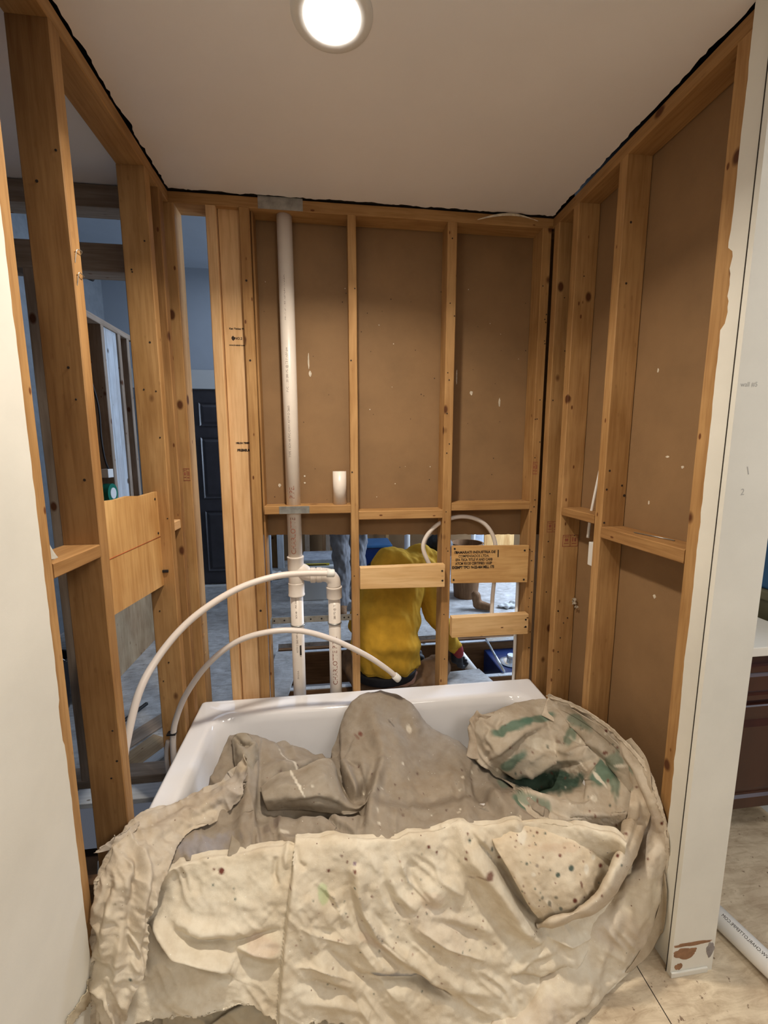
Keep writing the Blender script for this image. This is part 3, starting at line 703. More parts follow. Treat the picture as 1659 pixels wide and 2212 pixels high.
# ================================================================ PIPE ON THE FLOOR, VANITY
fp0 = Vector((1.728, -.70, .031)); fp1 = Vector((1.832, -1.18, .031)); dd = (fp1-fp0).normalized()
FP = thing('floor_pipe', ((fp0+fp1)/2)[:2]+(0,), 'white plastic pipe lying on the floor right of the white wall end', 'pipe')
bm = bmesh.new(); tube_bm(bm, [fp0-dd*.02, fp1], .030, 36); bmesh.ops.recalc_face_normals(bm, faces=bm.faces)
local(from_bm('pipe_body', bm, M['pvc_white'], None, True), FP)
cyl_text('WWW.CHARLOTTEPIPE.COM', .014, fp0.lerp(fp1, .44), dd, (-.35, -.1, 1), .030, M['black_ink'], FP, along=-1, sx=.72)

VX0, VX1, VY, VZ = 1.66, 2.32, -.565, .75
V = thing('vanity_cabinet', (2.0, -.4, 0), 'dark cherry vanity cabinet seen right of the white wall end', 'cabinet')
local(box('carcass', (VX0, VY, .115), (VX1, -.06, VZ-.0005), M['cherry'], .002), V)
local(box('toe_kick', (VX0+.02, VY+.07, 0), (2.14, -.10, .1145), M['cherry'], .001), V)
def raised(name, x0, x1, z0, z1, y):
    bm = bmesh.new(); R = [(0, 0), (0, -.016), (.004, -.020), (.045, -.020), (.052, -.011), (.060, -.011), (.085, -.019), (.09, -.019)]
    if z1-z0 < .2: R = [(a*.45, b) for a, b in R]
    rings = []
    for ins, d in R: rings.append([bm.verts.new(p) for p in ((x0+ins, y+d, z0+ins), (x1-ins, y+d, z0+ins), (x1-ins, y+d, z1-ins), (x0+ins, y+d, z1-ins))])
    for i in range(len(rings)-1):
        for k in range(4): bm.faces.new((rings[i][k], rings[i][(k+1) % 4], rings[i+1][(k+1) % 4], rings[i+1][k]))
    bm.faces.new(rings[-1]); bm.faces.new(rings[0][::-1]); bmesh.ops.recalc_face_normals(bm, faces=bm.faces)
    return from_bm(name, bm, M['cherry'])
local(raised('drawer_front', VX0+.02, 2.30, .575, .705, VY), V)
dr = raised('door', 1.975, 2.30, .135, .555, VY); local(dr, V)
dl = raised('door', VX0+.02, 1.968, .135, .555, VY); local(dl, V)
hx = 2.012
hd = tube('handle', [(hx-.012, VY-.018, .50), (hx-.012, VY-.045, .505), (hx-.010, VY-.050, .49), (hx-.010, VY-.050, .41), (hx-.012, VY-.045, .395), (hx-.012, VY-.018, .40)], .005, M['chrome'], 10)
wchild(hd, dr)
tag(box('countertop', (VX0-.01, VY-.03, VZ), (VX1+.015, -.05, VZ+.034), M['counter'], .003), 'white countertop on the dark vanity at the right edge', 'countertop')
B = thing('storage_bin', (2.56, -.45, 0), 'olive plastic storage bin standing right of the vanity', 'bin')
local(box('bin_body', (2.40, -.66, 0), (2.78, -.20, .845), M['olive'], .012), B)
local(box('bin_rim', (2.385, -.675, .845), (2.795, -.185, .885), M['olive'], .008), B)
B2 = thing('storage_tote', (2.56, -.45, .886), 'blue tote with black lid stacked on the olive bin', 'tote')
local(box('tote_body', (2.41, -.66, .886), (2.77, -.20, 1.245), M['blue'], .01), B2)
local(box('lid', (2.385, -.675, 1.246), (2.795, -.185, 1.335), M['black'], .01), B2)
local(box('label_sheet', (2.43, -.6615, 1.0), (2.60, -.6602, 1.17), M['white_plastic'], 0), B2)
tag(box('debris_block', (1.98, -.98, .0005), (2.06, -.90, .05), M['black'], .02), 'dark object on the plywood floor at the right edge', 'debris')

# ================================================================ LEFT ROOM
def blobmesh0(name, c):
    bm = bmesh.new(); r = bmesh.ops.create_grid(bm, x_segments=30, y_segments=30, size=.5)
    for v in r['verts']: q = v.co.copy(); v.co = Vector((c[0]+q.x*.20, c[1]+q.y*.34, c[2]+.07*noise.noise(q*6)+.04*noise.noise(q*15)+.10*(q.y)))
    bmesh.ops.solidify(bm, geom=list(bm.faces), thickness=.001)
    return from_bm(name, bm, M['clear'], None, True)
def st(a, b, m, label, axis=2, cat='stud', name='wall_stud'): return tag(beam(name, a, b, M[m], axis), label, cat)
st((-1.6, .001, 2.362), (-.0905, .0885, 2.438), 'grey_wood', 'dusty top beam of the left room seen between the left studs', 0, 'beam', 'header_beam')
st((-1.6, .001, 2.139), (-.0905, .0885, 2.238), 'grey_wood', 'second dusty beam below the left room ceiling', 0, 'beam', 'header_beam')
st((-.527, .001, .039), (-.489, .0885, 2.138), 'grey_wood', 'grey stud of the left room seen between the two leftmost studs')
tag(box('lit_side_strip', (-.4885, .001, .039), (-.4855, .0885, 2.138), M['white_wood'], .001), 'narrow whitish strip painting the lit side of the grey left room stud', 'board')  # pale strip added, paints the cool-lit side of the stud
st((-1.1, .001, .0), (-.0905, .0885, .038), 'grey_wood', 'dusty floor plate beside the tub in the left room', 0, 'plate', 'bottom_plate')
st((-1.1, -.115, .0), (-.0905, -.03, .025), 'white_wood', 'whitish board lying along the left room floor plate', 0, 'board', 'loose_board')
PXX = -.83
st((PXX-.089, .75, 2.262), (PXX, 1.60, 2.30), 'grey_wood', 'sloping looking top plate of the far partition at the left', 1, 'plate', 'top_plate')
for y0, lab in ((1.168, 'nearest'), (1.385, 'middle'), (1.512, 'farthest')):
    st((PXX-.089, y0, 0), (PXX, y0+.036, 2.2615), 'grey_wood', lab+' upright stud of the far partition at the left')
for k, (y0, y1) in enumerate(((1.206, 1.248), (1.250, 1.335), (1.337, 1.383))):
    st((PXX-.05, y0, 0), (PXX-.012, y1, 2.2615), 'white_wood', ('left', 'wide middle', 'right')[k]+' whitewashed board in the far partition', 2, 'board', 'partition_board')
struct(box('wall_partition', (PXX-.10, .75, 0), (PXX-.0895, 1.60, 2.30), M['joist'], 0))
st((PXX-.089, .76, 0), (PXX-.001, .80, 2.2615), 'joist', 'dark stud at the near end of the far partition')
tag(tube('black_cable', [(PXX-.02, .98, 2.2), (PXX-.01, 1.0, 1.95), (PXX+.0, 1.05, 1.75), (PXX, 1.05, 1.55), (PXX, 1.07, 1.42), (PXX, 1.105, 1.355)], .006, M['black'], 8), 'black cable running down the far partition to the white box', 'cable')
tag(tube('conduit_tube', [(PXX+.01, 1.58, 2.27), (PXX+.008, 1.575, 1.8), (PXX+.008, 1.575, .6)], .010, M['black'], 8), 'dark cable at the far end of the left partition', 'cable')
tag(box('switch_box', (PXX-.03, 1.07, 1.305), (PXX+.012, 1.135, 1.36), M['white_plastic'], .003), 'white electrical box on the far partition at the left', 'box')
rl = thing('tape_roll', (PXX+.01, 1.07, 1.2), 'green roll hanging under the white box on the far partition', 'roll')
local(lathe('roll_rim', [(.035, -.022), (.062, -.022), (.062, .022), (.035, .022)], (PXX+.0, 1.085, 1.205), M['green_tape'], axis=0, seg=30), rl)
local(lathe('roll_core', [(.036, -.024), (.036, .024)], (PXX+.002, 1.085, 1.205), M['white_plastic'], axis=0, seg=24), rl)
pl2 = box('plywood_board', (PXX+.003, .72, .0), (PXX+.015, 1.63, .50), M['ply_dull'], .001); tag(pl2, 'dull plywood board low on the far partition at the left', 'plywood')
sl = thing('spot_lamp', (-.33, .13, 2.14), 'small black spot lamp below the second dusty beam at the left', 'lamp')
sp = at(188, 592, .135)
bm = bmesh.new(); tube_bm(bm, [sp+Vector((-.06, -.01, .02)), sp+Vector((-.01, .0, 0)), sp+Vector((.02, 0, -.008))], .014, 16, True, [.010, .016, .019])
local(from_bm('lamp_head', bm, M['black'], None, True), sl)
bm = bmesh.new(); tube_bm(bm, [sp+Vector((-.055, -.01, .02)), Vector((sp.x-.06, .100, 2.17)), Vector((sp.x-.06, .090, 2.19))], .004, 8); local(from_bm('lamp_stem', bm, M['black'], None, True), sl)
for k, (a, b, l, w_, ang, m, lab) in enumerate((
    (-.42, .36, .34, .10, 62, 'grey_wood', 'dusty offcut board on the left room floor beside the tub'),
    (-.55, .46, .30, .018, 50, 'black', 'dark metal rod on the left room floor'),
    (-.33, .20, .20, .17, 58, 'ply_dull', 'squarish plywood scrap on the left room floor'),
    (-.22, .22, .30, .05, 60, 'white_wood', 'whitish narrow offcut on the left room floor'))):
    o = beam('floor_scrap', (-w_/2, -l/2, 0), (w_/2, l/2, .012 if m != 'black' else .016), M[m], 1)
    o.matrix_world = Matrix.Translation((a, b, .001+.0135*(k % 2)+.0135*(k == 0)*0)) @ Matrix.Rotation(math.radians(-ang+30), 4, 'Z') @ o.matrix_world
    tag(o, lab, 'offcut')
tag(blobmesh0('crumpled_sheet', (-.22, -.42, -.16)), 'grey crumpled plastic scrap in the dark gap left of the tub', 'plastic')
st((-1.0, -.42, -.25), (-.0905, -.382, -.03), 'joist', 'dark floor joist in the open gap left of the tub', 0, 'joist', 'floor_joist')
BK = thing('bucket', (-1.05, .62, 0), 'dark bucket on the floor at the far left gap', 'bucket')
lathe('bucket_body', [(.11, 0), (.14, .30), (.145, .31), (.135, .31), (.105, .01)], (-1.05, .62, .001), M['black'], parent=BK)
tube('handle', [(-1.19, .62, .30), (-1.14, .58, .37), (-1.05, .56, .39), (-.96, .58, .37), (-.91, .62, .30)], .003, M['galv'], 6, parent=BK)

# dark door in the far wall
D = thing('door_1', (-.77, 2.92, 0), 'dark six panel door ajar in the far room', 'door')
def far_door():
    bm = bmesh.new(); x0, x1, y = -1.22, -.44, 2.935
    bxadd(bm, (x0, y, .01), (x1, y+.04, 2.11), .002)
    W_ = x1-x0
    for (za, zb) in ((.16, .83), (.97, 1.62), (1.74, 1.98)):
        for k in range(2):
            xa = x0+.11+k*(W_-.11)/2; xb = xa+(W_-.11)/2-.11
            R = [(0, 0), (.012, .012), (.022, .012), (.045, .002)]; rings = []
            for ins, d in R: rings.append([bm.verts.new(p) for p in ((xa+ins, y-.002+d-.012, za+ins), (xb-ins, y-.002+d-.012, za+ins), (xb-ins, y-.002+d-.012, zb-ins), (xa+ins, y-.002+d-.012, zb-ins))])
            for i in range(3):
                for q in range(4): bm.faces.new((rings[i][q], rings[i][(q+1) % 4], rings[i+1][(q+1) % 4], rings[i+1][q]))
            bm.faces.new(rings[-1])
    bmesh.ops.recalc_face_normals(bm, faces=bm.faces); return from_bm('door_leaf', bm, M['door'])
bpy.data.objects.remove(D)
D = far_door(); D.name = 'door_1'; struct(D)
struct(box('door_1_threshold', (-1.25, 2.84, 0), (-.42, 2.87, .012), M['white_plastic'], .002)).name = 'trim_threshold'

# ================================================================ TRENCH AND FAR ROOM
for y0, lab in ((.665, 'near dark floor joist with a pale top under the yellow hoodie'), (1.168, 'far dark floor joist behind the open floor hole')):
    st((.17, y0, -.26), (2.249, y0+.038, -.006), 'joist', lab, 0, 'joist', 'floor_joist')
    tag(box('joist_strip', (.17, y0+.003, -.0055), (2.249, y0+.035, .0), M['white_wood'], .0005), 'pale strip on the %s floor joist' % ('near' if y0 < 1 else 'far'), 'strip')
st((.165, 1.292, -.26), (2.249, 1.329, -.031), 'joist', 'dark rim joist under the edge of the far room floor', 0, 'joist', 'floor_joist')
st((.163, .01, -.26), (.20, .66, -.031), 'joist', 'dark cross joist along the left side of the floor hole', 1, 'joist', 'floor_joist')
fl = slab_poly('floor_patch', [(.165, .10), (.27, .10), (.345, 1.165), (.165, 1.165)], .001, .019, M['floor_far']); tag(fl, 'loose grey subfloor sheet left of the floor hole', 'subfloor')
tag(slab_poly('floor_patch', [(1.30, .42), (1.62, .42), (1.55, .74), (1.28, .72)], .001, .02, M['floor_far']), 'loose subfloor scrap beside the worker in the floor hole', 'subfloor')
# navy case with round silver fitting in the hole
NC = thing('navy_case', (1.95, .95, -.2), 'dark blue case with a round silver fitting in the floor hole', 'case')
local(box('case_body', (1.745, .71, -.30), (2.20, 1.16, -.06), M['navy'], .01), NC)
local(lathe('silver_disc', [(.075, 0), (.080, .004), (.05, .012), (.045, .012)], (1.865, .935, -.058), M['silver'], seg=36), NC)
local(lathe('disc_knob', [(.032, 0), (.036, .03), (.03, .04)], (1.875, .945, -.046), M['silver'], seg=30), NC)
local(lathe('small_disc', [(.04, 0), (.04, .008), (.03, .012)], (1.87, .80, -.058), M['silver'], seg=24), NC)
tag(tube('metal_rod', [(1.768, 1.18, .012), (1.712, .70, .010)], .009, M['silver'], 8, smooth_pts=False), 'pale metal rod lying across the floor hole beside the navy case', 'rod')
tag(tube('drain_pipe', [at(956, 1366, 1.13), at(1034, 1466, .73)], .034, M['pvc_white'], 28, smooth_pts=False), 'white plastic pipe held by the worker in the floor hole', 'pipe')
tag(box('steel_strip', (1.78, 1.150, .001), (2.20, 1.21, .009), M['galv'], .001), 'perforated grey steel strip at the far edge of the floor hole', 'strip')
# far room things
for k, (px, wpx, m, lab, Y) in enumerate(((583, 22, 'blue_wall', 'bluish board against the far wall left of the tall pipe', 3.60), (606, 14, 'white_wood', 'bright white upright board behind the tall pipe', 3.5),
      (594, 17, 'stud2', 'brown upright stud behind the tall pipe', 3.55), (664, 10, 'grey_wood', 'pale far stud right of the tall pipe', 3.75), (700, 6, 'joist', 'dark slim far stud left of the standing person', 3.75),
      (709, 9, 'grey_wood', 'pale slim far stud just left of the standing person', 3.76), (836, 7, 'stud', 'pale far stud left of the hood', 3.75))):
    a = at(px-wpx/2, 1200, Y); b = at(px+wpx/2, 1200, Y); beam_o = st((a.x, Y, 0), (b.x, Y+.04, 2.6), m, lab)
tag(tube('far_pipe', [at(879, 1260, 3.0).xy.to_tuple()+(0,), at(879, 1260, 3.0).xy.to_tuple()+(2.6,)], .034, M['pvc_white'], 20, smooth_pts=False), 'white upright pipe in the far room left of the hood', 'pipe')
tag(tube('far_pipe', [at(1019, 1260, 2.6).xy.to_tuple()+(0,), at(1019, 1260, 2.6).xy.to_tuple()+(2.6,)], .024, M['pvc_white'], 20, smooth_pts=False), 'white upright pipe in the far room above the stamped plywood', 'pipe')
a = at(1046, 1170, 3.0); b = at(1110, 1170, 3.0)
tag(box('curtain_sheet', (a.x, 3.0, 0), (b.x, 3.03, 2.2), M['ply'], .002), 'tan plywood sheet standing in the far room above the stamped plywood', 'plywood')
a = at(1022, 1170, 2.9); b = at(1046, 1170, 2.9)
tag(box('plastic_sheet', (a.x, 2.9, 0), (b.x, 2.95, 1.6), M['clear'], .02), 'grey plastic wrapped sheet standing beside the tan plywood', 'sheet')
a = at(983, 1170, 2.4); b = at(1012, 1170, 2.4)
TR = thing('waste_bin', ((a.x+b.x)/2, 2.2, 0), 'dark brown round bin in the far room above the stamped plywood', 'bin')
lathe('bin_body', [(.12, 0), (.16, .55), (.165, .56), (.15, .56), (.11, .02)], ((a.x+b.x)/2-.01, 2.2, .001), M['joist'], parent=TR)
M['skyglass'] = mat_emit('daylit_pane', (.42, .66, 1), 2.2)
WN = struct(box('window_1', (2.70, 3.86, .4), (3.7, 3.895, 1.9), M['skyglass'], 0))
for i, (x0, x1, z0, z1) in enumerate(((2.66, 2.70, .36, 1.94), (3.7, 3.74, .36, 1.94), (2.66, 3.74, 1.9, 1.94), (2.66, 3.74, .36, .4), (3.18, 3.22, .4, 1.9))):
    struct(box('trim_window', (x0, 3.84, z0), (x1, 3.899, z1), M['white_plastic'], .003))
TT = thing('tool_tote', (1.02, 2.62, 0), 'navy blue tote on the far room floor left of the hood', 'tote')
a = at(783, 1180, 2.6); b = at(845, 1180, 2.6)
local(box('tote_body', (a.x, 2.6, .001), (b.x, 2.95, a.z-.02), M['navy'], .015), TT); local(box('lid', (a.x-.015, 2.585, a.z-.02), (b.x+.01, 2.96, a.z+.01), M['blue'], .006), TT)
def blobmesh(name, parts, vox, m, parent=None, smooth=6, disp=None, seed=0):
    bm = bmesh.new()
    for p in parts:
        if p[0] == 'cap':
            _, a, ra, b, rb = p; a = Vector(a); b = Vector(b)
            n = 6; d = (b-a).normalized(); pts = []; rad = []
            for k in range(4): th = math.pi/2*(k+.35)/4; pts.append(a-d*ra*math.cos(th)); rad.append(ra*math.sin(th))
            pts.append(a); rad.append(ra)
            pts.append(b); rad.append(rb)
            for k in range(3, -1, -1): th = math.pi/2*(k+.35)/4; pts.append(b+d*rb*math.cos(th)); rad.append(rb*math.sin(th))
            tube_bm(bm, pts, 1, 18, True, rad)
        elif p[0] == 'ell':
            _, c, rad = p[:3]; r = bmesh.ops.create_uvsphere(bm, u_segments=24, v_segments=16, radius=1)
            Rm = p[3] if len(p) > 3 else Matrix.Identity(3)
            for v in r['verts']: v.co = Rm @ Vector((v.co.x*rad[0], v.co.y*rad[1], v.co.z*rad[2])) + Vector(c)
        elif p[0] == 'loft':
            rings = []
            for (c, rx, ry, tilt) in p[1]:
                c = Vector(c); ring = []
                Rt = Matrix.Rotation(tilt, 3, 'X')
                for k in range(28):
                    a_ = 2*math.pi*k/28; ring.append(bm.verts.new(c+Rt @ Vector((rx*math.cos(a_), ry*math.sin(a_), 0))))
                rings.append(ring)
            for i in range(len(rings)-1):
                for k in range(28): bm.faces.new((rings[i][k], rings[i][(k+1) % 28], rings[i+1][(k+1) % 28], rings[i+1][k]))
            bm.faces.new(rings[0][::-1]); bm.faces.new(rings[-1])
    bmesh.ops.recalc_face_normals(bm, faces=bm.faces)
    o = from_bm(name, bm, m, None, True)
    r = o.modifiers.new('r', 'REMESH'); r.mode = 'VOXEL'; r.voxel_size = vox; r.use_smooth_shade = True
    s = o.modifiers.new('s', 'SMOOTH'); s.iterations = smooth; s.factor = .5
    bpy.context.view_layer.update()
    me = bpy.data.meshes.new_from_object(o.evaluated_get(bpy.context.evaluated_depsgraph_get()))
    o.modifiers.clear(); old = o.data; o.data = me; bpy.data.meshes.remove(old)
    me.materials.clear(); me.materials.append(m)
    if disp:
        nn = [(v.co.copy(), v.normal.copy()) for v in me.vertices]
        for v, (c, n_) in zip(me.vertices, nn): v.co = c+n_*disp(c)
    for p in me.polygons: p.use_smooth = True
    if parent: local(o, parent)
    return o
a = at(810, 1200, 2.4)
tag(blobmesh('tool_bag', [('ell', (a.x+.06, 2.40, .22), (.16, .11, .16)), ('ell', (a.x+.13, 2.40, .40), (.09, .07, .07)), ('ell', (a.x-.02, 2.40, .10), (.14, .10, .10))], .012, M['black'], disp=lambda c: .012*noise.noise(c*14)),
    'slumped black bag leaning on the navy tote in the far room', 'bag')
LV = thing('spirit_level', (.35, 2.5, .2), 'yellow spirit level lying on the low grey box in the far room', 'level')
a = at(650, 1222, 2.3); b = at(716, 1216, 2.3); zt = a.z
local(box('level_body', (a.x, 2.28, zt), (b.x-.02, 2.305, zt+.018), M['yellow_tool'], .003), LV)
local(box('level_end', (a.x-.03, 2.278, zt-.002), (a.x, 2.307, zt+.030), M['glove_red'], .004), LV)
local(box('level_groove', (a.x+.03, 2.2785, zt+.006), (b.x-.05, 2.2795, zt+.013), M['black'], 0), LV)
tag(box('grey_box', (a.x-.03, 2.26, .001), (b.x+.08, 2.75, zt-.003), M['grey_wall'], .01), 'low grey box under the yellow level in the far room', 'box')
tag(box('parts_tray', (a.x+.0, 2.33, zt-.001), (b.x+.07, 2.70, zt+.05), M['clear'], .008), 'clear plastic parts tray behind the yellow level', 'tray')
a = at(678, 1264, 2.6); a = atz(705, 1263, 0)
tag(box('paper_sheet', (a.x-.12, a.y-.05, .001), (a.x+.16, a.y+.08, .004), M['white_plastic'], 0), 'white sheet of paper on the far room floor', 'paper')
a = atz(588, 1250, 0)
tag(blobmesh('crumpled_plastic', [('ell', (a.x, a.y, .04), (.13, .10, .045)), ('ell', (a.x-.08, a.y, .09), (.06, .05, .08)), ('ell', (a.x+.09, a.y-.02, .05), (.05, .06, .04))], .012, M['white_plastic'], smooth=2, disp=lambda c: .03*noise.noise(c*22)), 'crumpled white plastic on the far room floor left of the tee', 'plastic')
a = atz(1042, 1316, 0)
tag(blobmesh('rubber_boot', [('cap', (a.x-.05, a.y, .05), .045, (a.x+.05, a.y-.06, .04), .035), ('cap', (a.x-.05, a.y, .05), .04, (a.x-.06, a.y+.02, .13), .045)], .01, M['joist']), 'small brown boot on the bright far floor', 'boot')
a = atz(1100, 1312, 0)
tag(blobmesh('rag', [('ell', (a.x, a.y, .02), (.11, .05, .02)), ('ell', (a.x+.06, a.y+.03, .03), (.05, .04, .03))], .01, M['grey_wall'], smooth=2, disp=lambda c: .014*noise.noise(c*30)), 'pale crumpled rag on the bright far floor', 'rag')

# ================================================================ PEOPLE
def fold(c, k=1.0, s=1.0):
    q = Vector((c.x*9*s, c.y*9*s, c.z*5*s+c.x*3)); return k*(.010*noise.noise(q)+.006*noise.noise(q*2.3)+.003*noise.noise(q*5))
W1 = thing('person', (.95, .46, 0), 'person in a mustard hooded sweatshirt crouching behind the wall, seen from behind', 'person')
cHem = at(838, 1442, .46); cWa = at(832, 1385, .46); cMid = at(836, 1325, .50); cCh = at(850, 1268, .56); cSh = at(866, 1224, .66); cNk = at(893, 1198, .76)
tl = -.35
hood = [('loft', [(cHem-Vector((0, 0, .02)), .178, .125, -.1), (cHem+Vector((0, 0, .02)), .190, .14, -.1), (cWa, .202, .155, -.15), (cMid, .192, .15, -.25), (cCh, .188, .145, -.4), (cSh, .165, .13, -.6), (cNk, .085, .085, -.8)]),
        ('ell', at(848, 1222, .64), (.135, .13, .115)), ('ell', at(905, 1232, .64), (.12, .12, .10))]
shR = at(918, 1250, .60); elR = at(948, 1345, .56); wrR = at(985, 1402, .66)
hood += [('cap', shR, .078, elR, .066), ('cap', elR, .064, wrR, .042)]
shL = at(800, 1262, .62); elL = at(775, 1350, .72); wrL = at(868, 1405, .80)
hood += [('cap', shL, .075, elL, .066), ('cap', elL, .06, wrL, .045)]
hood += [('ell', at(905, 1190, .72), (.078, .07, .050)), ('ell', at(925, 1203, .74), (.070, .08, .055)), ('ell', at(892, 1203, .69), (.070, .06, .045))]
def hfold(c):
    d = fold(c, 1.2)
    # sagging folds of the back and waistband
    dx = c.x-cWa.x; z = c.z
    d += .012*math.sin((z-cWa.z)*38+dx*16)*math.exp(-((z-cWa.z-.04)/.10)**2)*(.5+.5*math.tanh((dx+.02)*14))
    d += .006*math.sin(dx*60+z*8)*math.exp(-((z-cHem.z)/.06)**2)
    if z < cHem.z+.018: d -= .008
    return d
blobmesh('hooded_sweatshirt', hood, .0085, M['yellow'], W1, 5, hfold)
hd_c = at(948, 1188, .88)
hip = at(850, 1478, .50); 
body = [('loft', [((hip.x, hip.y, hip.z-.02), .15, .11, 0), (tuple(cWa-Vector((0, 0, .0))), .13, .10, -.15), (tuple(cMid), .14, .10, -.25), (tuple(cCh+Vector((0, .01, 0))), .15, .10, -.4), (tuple(cSh+Vector((0, .01, -.02))), .11, .08, -.6)]),
        ('cap', cSh, .06, hd_c-Vector((.02, .02, .03)), .052), ('ell', hd_c, (.075, .095, .10)), ('ell', hd_c+Vector((.01, .10, -.045)), (.014, .02, .02)),
        ('ell', hd_c+Vector((-.078, .01, -.02)), (.010, .018, .03)), ('ell', hd_c+Vector((.078, .01, -.02)), (.010, .018, .03)), ('ell', hd_c+Vector((.0, .06, -.08)), (.04, .04, .03)),
        ('cap', shR, .045, elR, .038), ('cap', elR, .036, wrR, .025), ('cap', shL, .045, elL, .038), ('cap', elL, .036, wrL, .025)]
knR = Vector((hip.x+.30, hip.y+.12, .12)); anR = Vector((hip.x+.16, hip.y-.14, .05)); knL = Vector((hip.x-.24, hip.y+.20, .16)); anL = Vector((hip.x-.16, hip.y-.10, .045))
for kn, an, sx in ((knR, anR, 1), (knL, anL, -1)):
    hp = Vector((hip.x+.08*sx, hip.y, hip.z-.02)); body += [('cap', hp, .075, kn, .05), ('cap', kn, .048, an, .032)]
blobmesh('body', body, .010, M['skin'], W1, 4)
blobmesh('hair', [('ell', hd_c+Vector((0, -.015, .022)), (.090, .100, .098))], .008, M['hair'], W1, 3, lambda c: .004*noise.noise(c*40))
tr = [('loft', [((hip.x, hip.y+.0, hip.z-.10), .20, .15, 0), ((hip.x, hip.y, hip.z-.03), .205, .15, 0), ((hip.x-.005, hip.y-.01, hip.z+.05), .175, .125, 0)])]
for kn, an, sx in ((knR, anR, 1), (knL, anL, -1)):
    hp = Vector((hip.x+.09*sx, hip.y, hip.z-.05)); tr += [('cap', hp, .105, kn, .078), ('cap', kn, .075, an, .058)]
blobmesh('trousers', tr, .010, M['tan_cloth'], W1, 4, lambda c: fold(c, 1.5))
lw = blobmesh('undershirt', [('loft', [((cHem.x-.015, cHem.y+.0, cHem.z-.055), .172, .128, 0), ((cHem.x-.005, cHem.y, cHem.z+.0), .176, .124, 0)])], .008, M['hair'], W1, 2)
def boot(an, sx): 
    blobmesh('boot', [('cap', an+Vector((0, -.02, .02)), .052, an+Vector((0, -.02, -.0)), .05), ('cap', an+Vector((0, -.05, -.0)), .045, an+Vector((.03*sx, .10, -.005)), .04)], .008, M['joist'], W1, 3)
boot(anR, 1); boot(anL, -1)
def glove(w_, d, nrm, label, parent, sc=1.0):
    """palm, four fingers of different length and a thumb, curled; w_ wrist point, d pointing direction, nrm palm normal"""
    d = Vector(d).normalized(); nrm = Vector(nrm); nrm = (nrm-d*nrm.dot(d)).normalized(); s = d.cross(nrm)
    P = [('cap', w_, .030*sc, w_+d*.045*sc, .034*sc), ('cap', w_+d*.045*sc+s*.018*sc, .022*sc, w_+d*.085*sc+s*.022*sc, .018*sc), ('cap', w_+d*.045*sc-s*.018*sc, .022*sc, w_+d*.085*sc-s*.022*sc, .018*sc)]
    for k, (off, ln) in enumerate(((-.032, .062), (-.011, .075), (.011, .070), (.031, .055))):
        b = w_+d*.09*sc+s*off*sc; m1 = b+(d*.75+nrm*.55).normalized()*ln*.45*sc; m2 = m1+(d*.2+nrm).normalized()*ln*.35*sc; m3 = m2+(nrm*.8-d*.5).normalized()*ln*.3*sc
        P += [('cap', b, .0115*sc, m1, .0105*sc), ('cap', m1, .0105*sc, m2, .0098*sc), ('cap', m2, .0098*sc, m3, .009*sc)]
    b = w_+d*.03*sc-s*.032*sc; m1 = b+(d*.6-s*.5+nrm*.4).normalized()*.04*sc; m2 = m1+(d*.5+nrm*.8).normalized()*.032*sc
    P += [('cap', b, .014*sc, m1, .012*sc), ('cap', m1, .012*sc, m2, .010*sc)]
    return blobmesh('glove', P, .0045, M['glove_black'], parent, 2)
gd = (at(988, 1440, .72)-wrR).normalized()
glove(wrR+gd*.03, gd, (.5, .35, -.2), '', W1, 1.15)
blobmesh('glove_cuff', [('cap', wrR-gd*.005+Vector((.006, 0, .0)), .040, wrR+gd*.035+Vector((.010, 0, 0)), .039)], .007, M['glove_red'], W1, 2)
gd2 = (at(930, 1420, .86)-wrL).normalized()
glove(wrL+gd2*.06, gd2, (0, .3, -1), '', W1, 1.1)
blobmesh('glove_cuff', [('cap', wrL, .040, wrL+gd2*.08, .042)], .007, M['glove_red'], W1, 2)

# standing person in the far room
W2 = thing('person', (.70, 2.0, 0), 'person standing in the far room in grey work trousers, mostly hidden by the wall', 'person')
fx, fy = .665, 1.98
hipz = .92
def leg_pts(x, y, dx): return (Vector((x+dx*.4, y, hipz)), Vector((x+dx*.2, y-.01, .50)), Vector((x, y, .09)))
L1 = leg_pts(.665, 1.93, .01); L2 = leg_pts(.83, 2.10, -.02)
bd = [('loft', [((.76, 2.02, .86), .14, .10, 0), ((.76, 2.02, 1.05), .13, .10, 0), ((.76, 2.02, 1.30), .17, .11, 0), ((.76, 2.02, 1.44), .14, .09, 0), ((.76, 2.02, 1.50), .06, .06, 0), ((.76, 2.01, 1.56), .055, .06, 0)]),
      ('ell', (.76, 2.01, 1.65), (.075, .095, .115)), ('ell', (.76, 1.91, 1.63), (.013, .02, .02)), ('ell', (.683, 2.02, 1.64), (.01, .018, .03)), ('ell', (.837, 2.02, 1.64), (.01, .018, .03))]
for sx in (-1, 1):
    s0 = Vector((.76+.17*sx, 2.02, 1.40)); e0 = Vector((.76+.22*sx, 2.0, 1.12)); w0 = Vector((.76+.20*sx, 1.93, .90)); bd += [('cap', s0, .045, e0, .037), ('cap', e0, .036, w0, .026), ('cap', w0, .028, w0+Vector((0, -.01, -.08)), .03)]
    for off, ln in ((-.024, .06), (-.008, .07), (.008, .066), (.024, .052)):
        b0 = w0+Vector((0, off, -.09)); bd += [('cap', b0, .0095, b0+Vector((0, 0, -ln*.5)), .009), ('cap', b0+Vector((0, 0, -ln*.5)), .009, b0+Vector((-sx*.012, 0, -ln)), .008)]
    bd += [('cap', w0+Vector((0, -.03, -.03)), .011, w0+Vector((-sx*.01, -.05, -.085)), .009)]
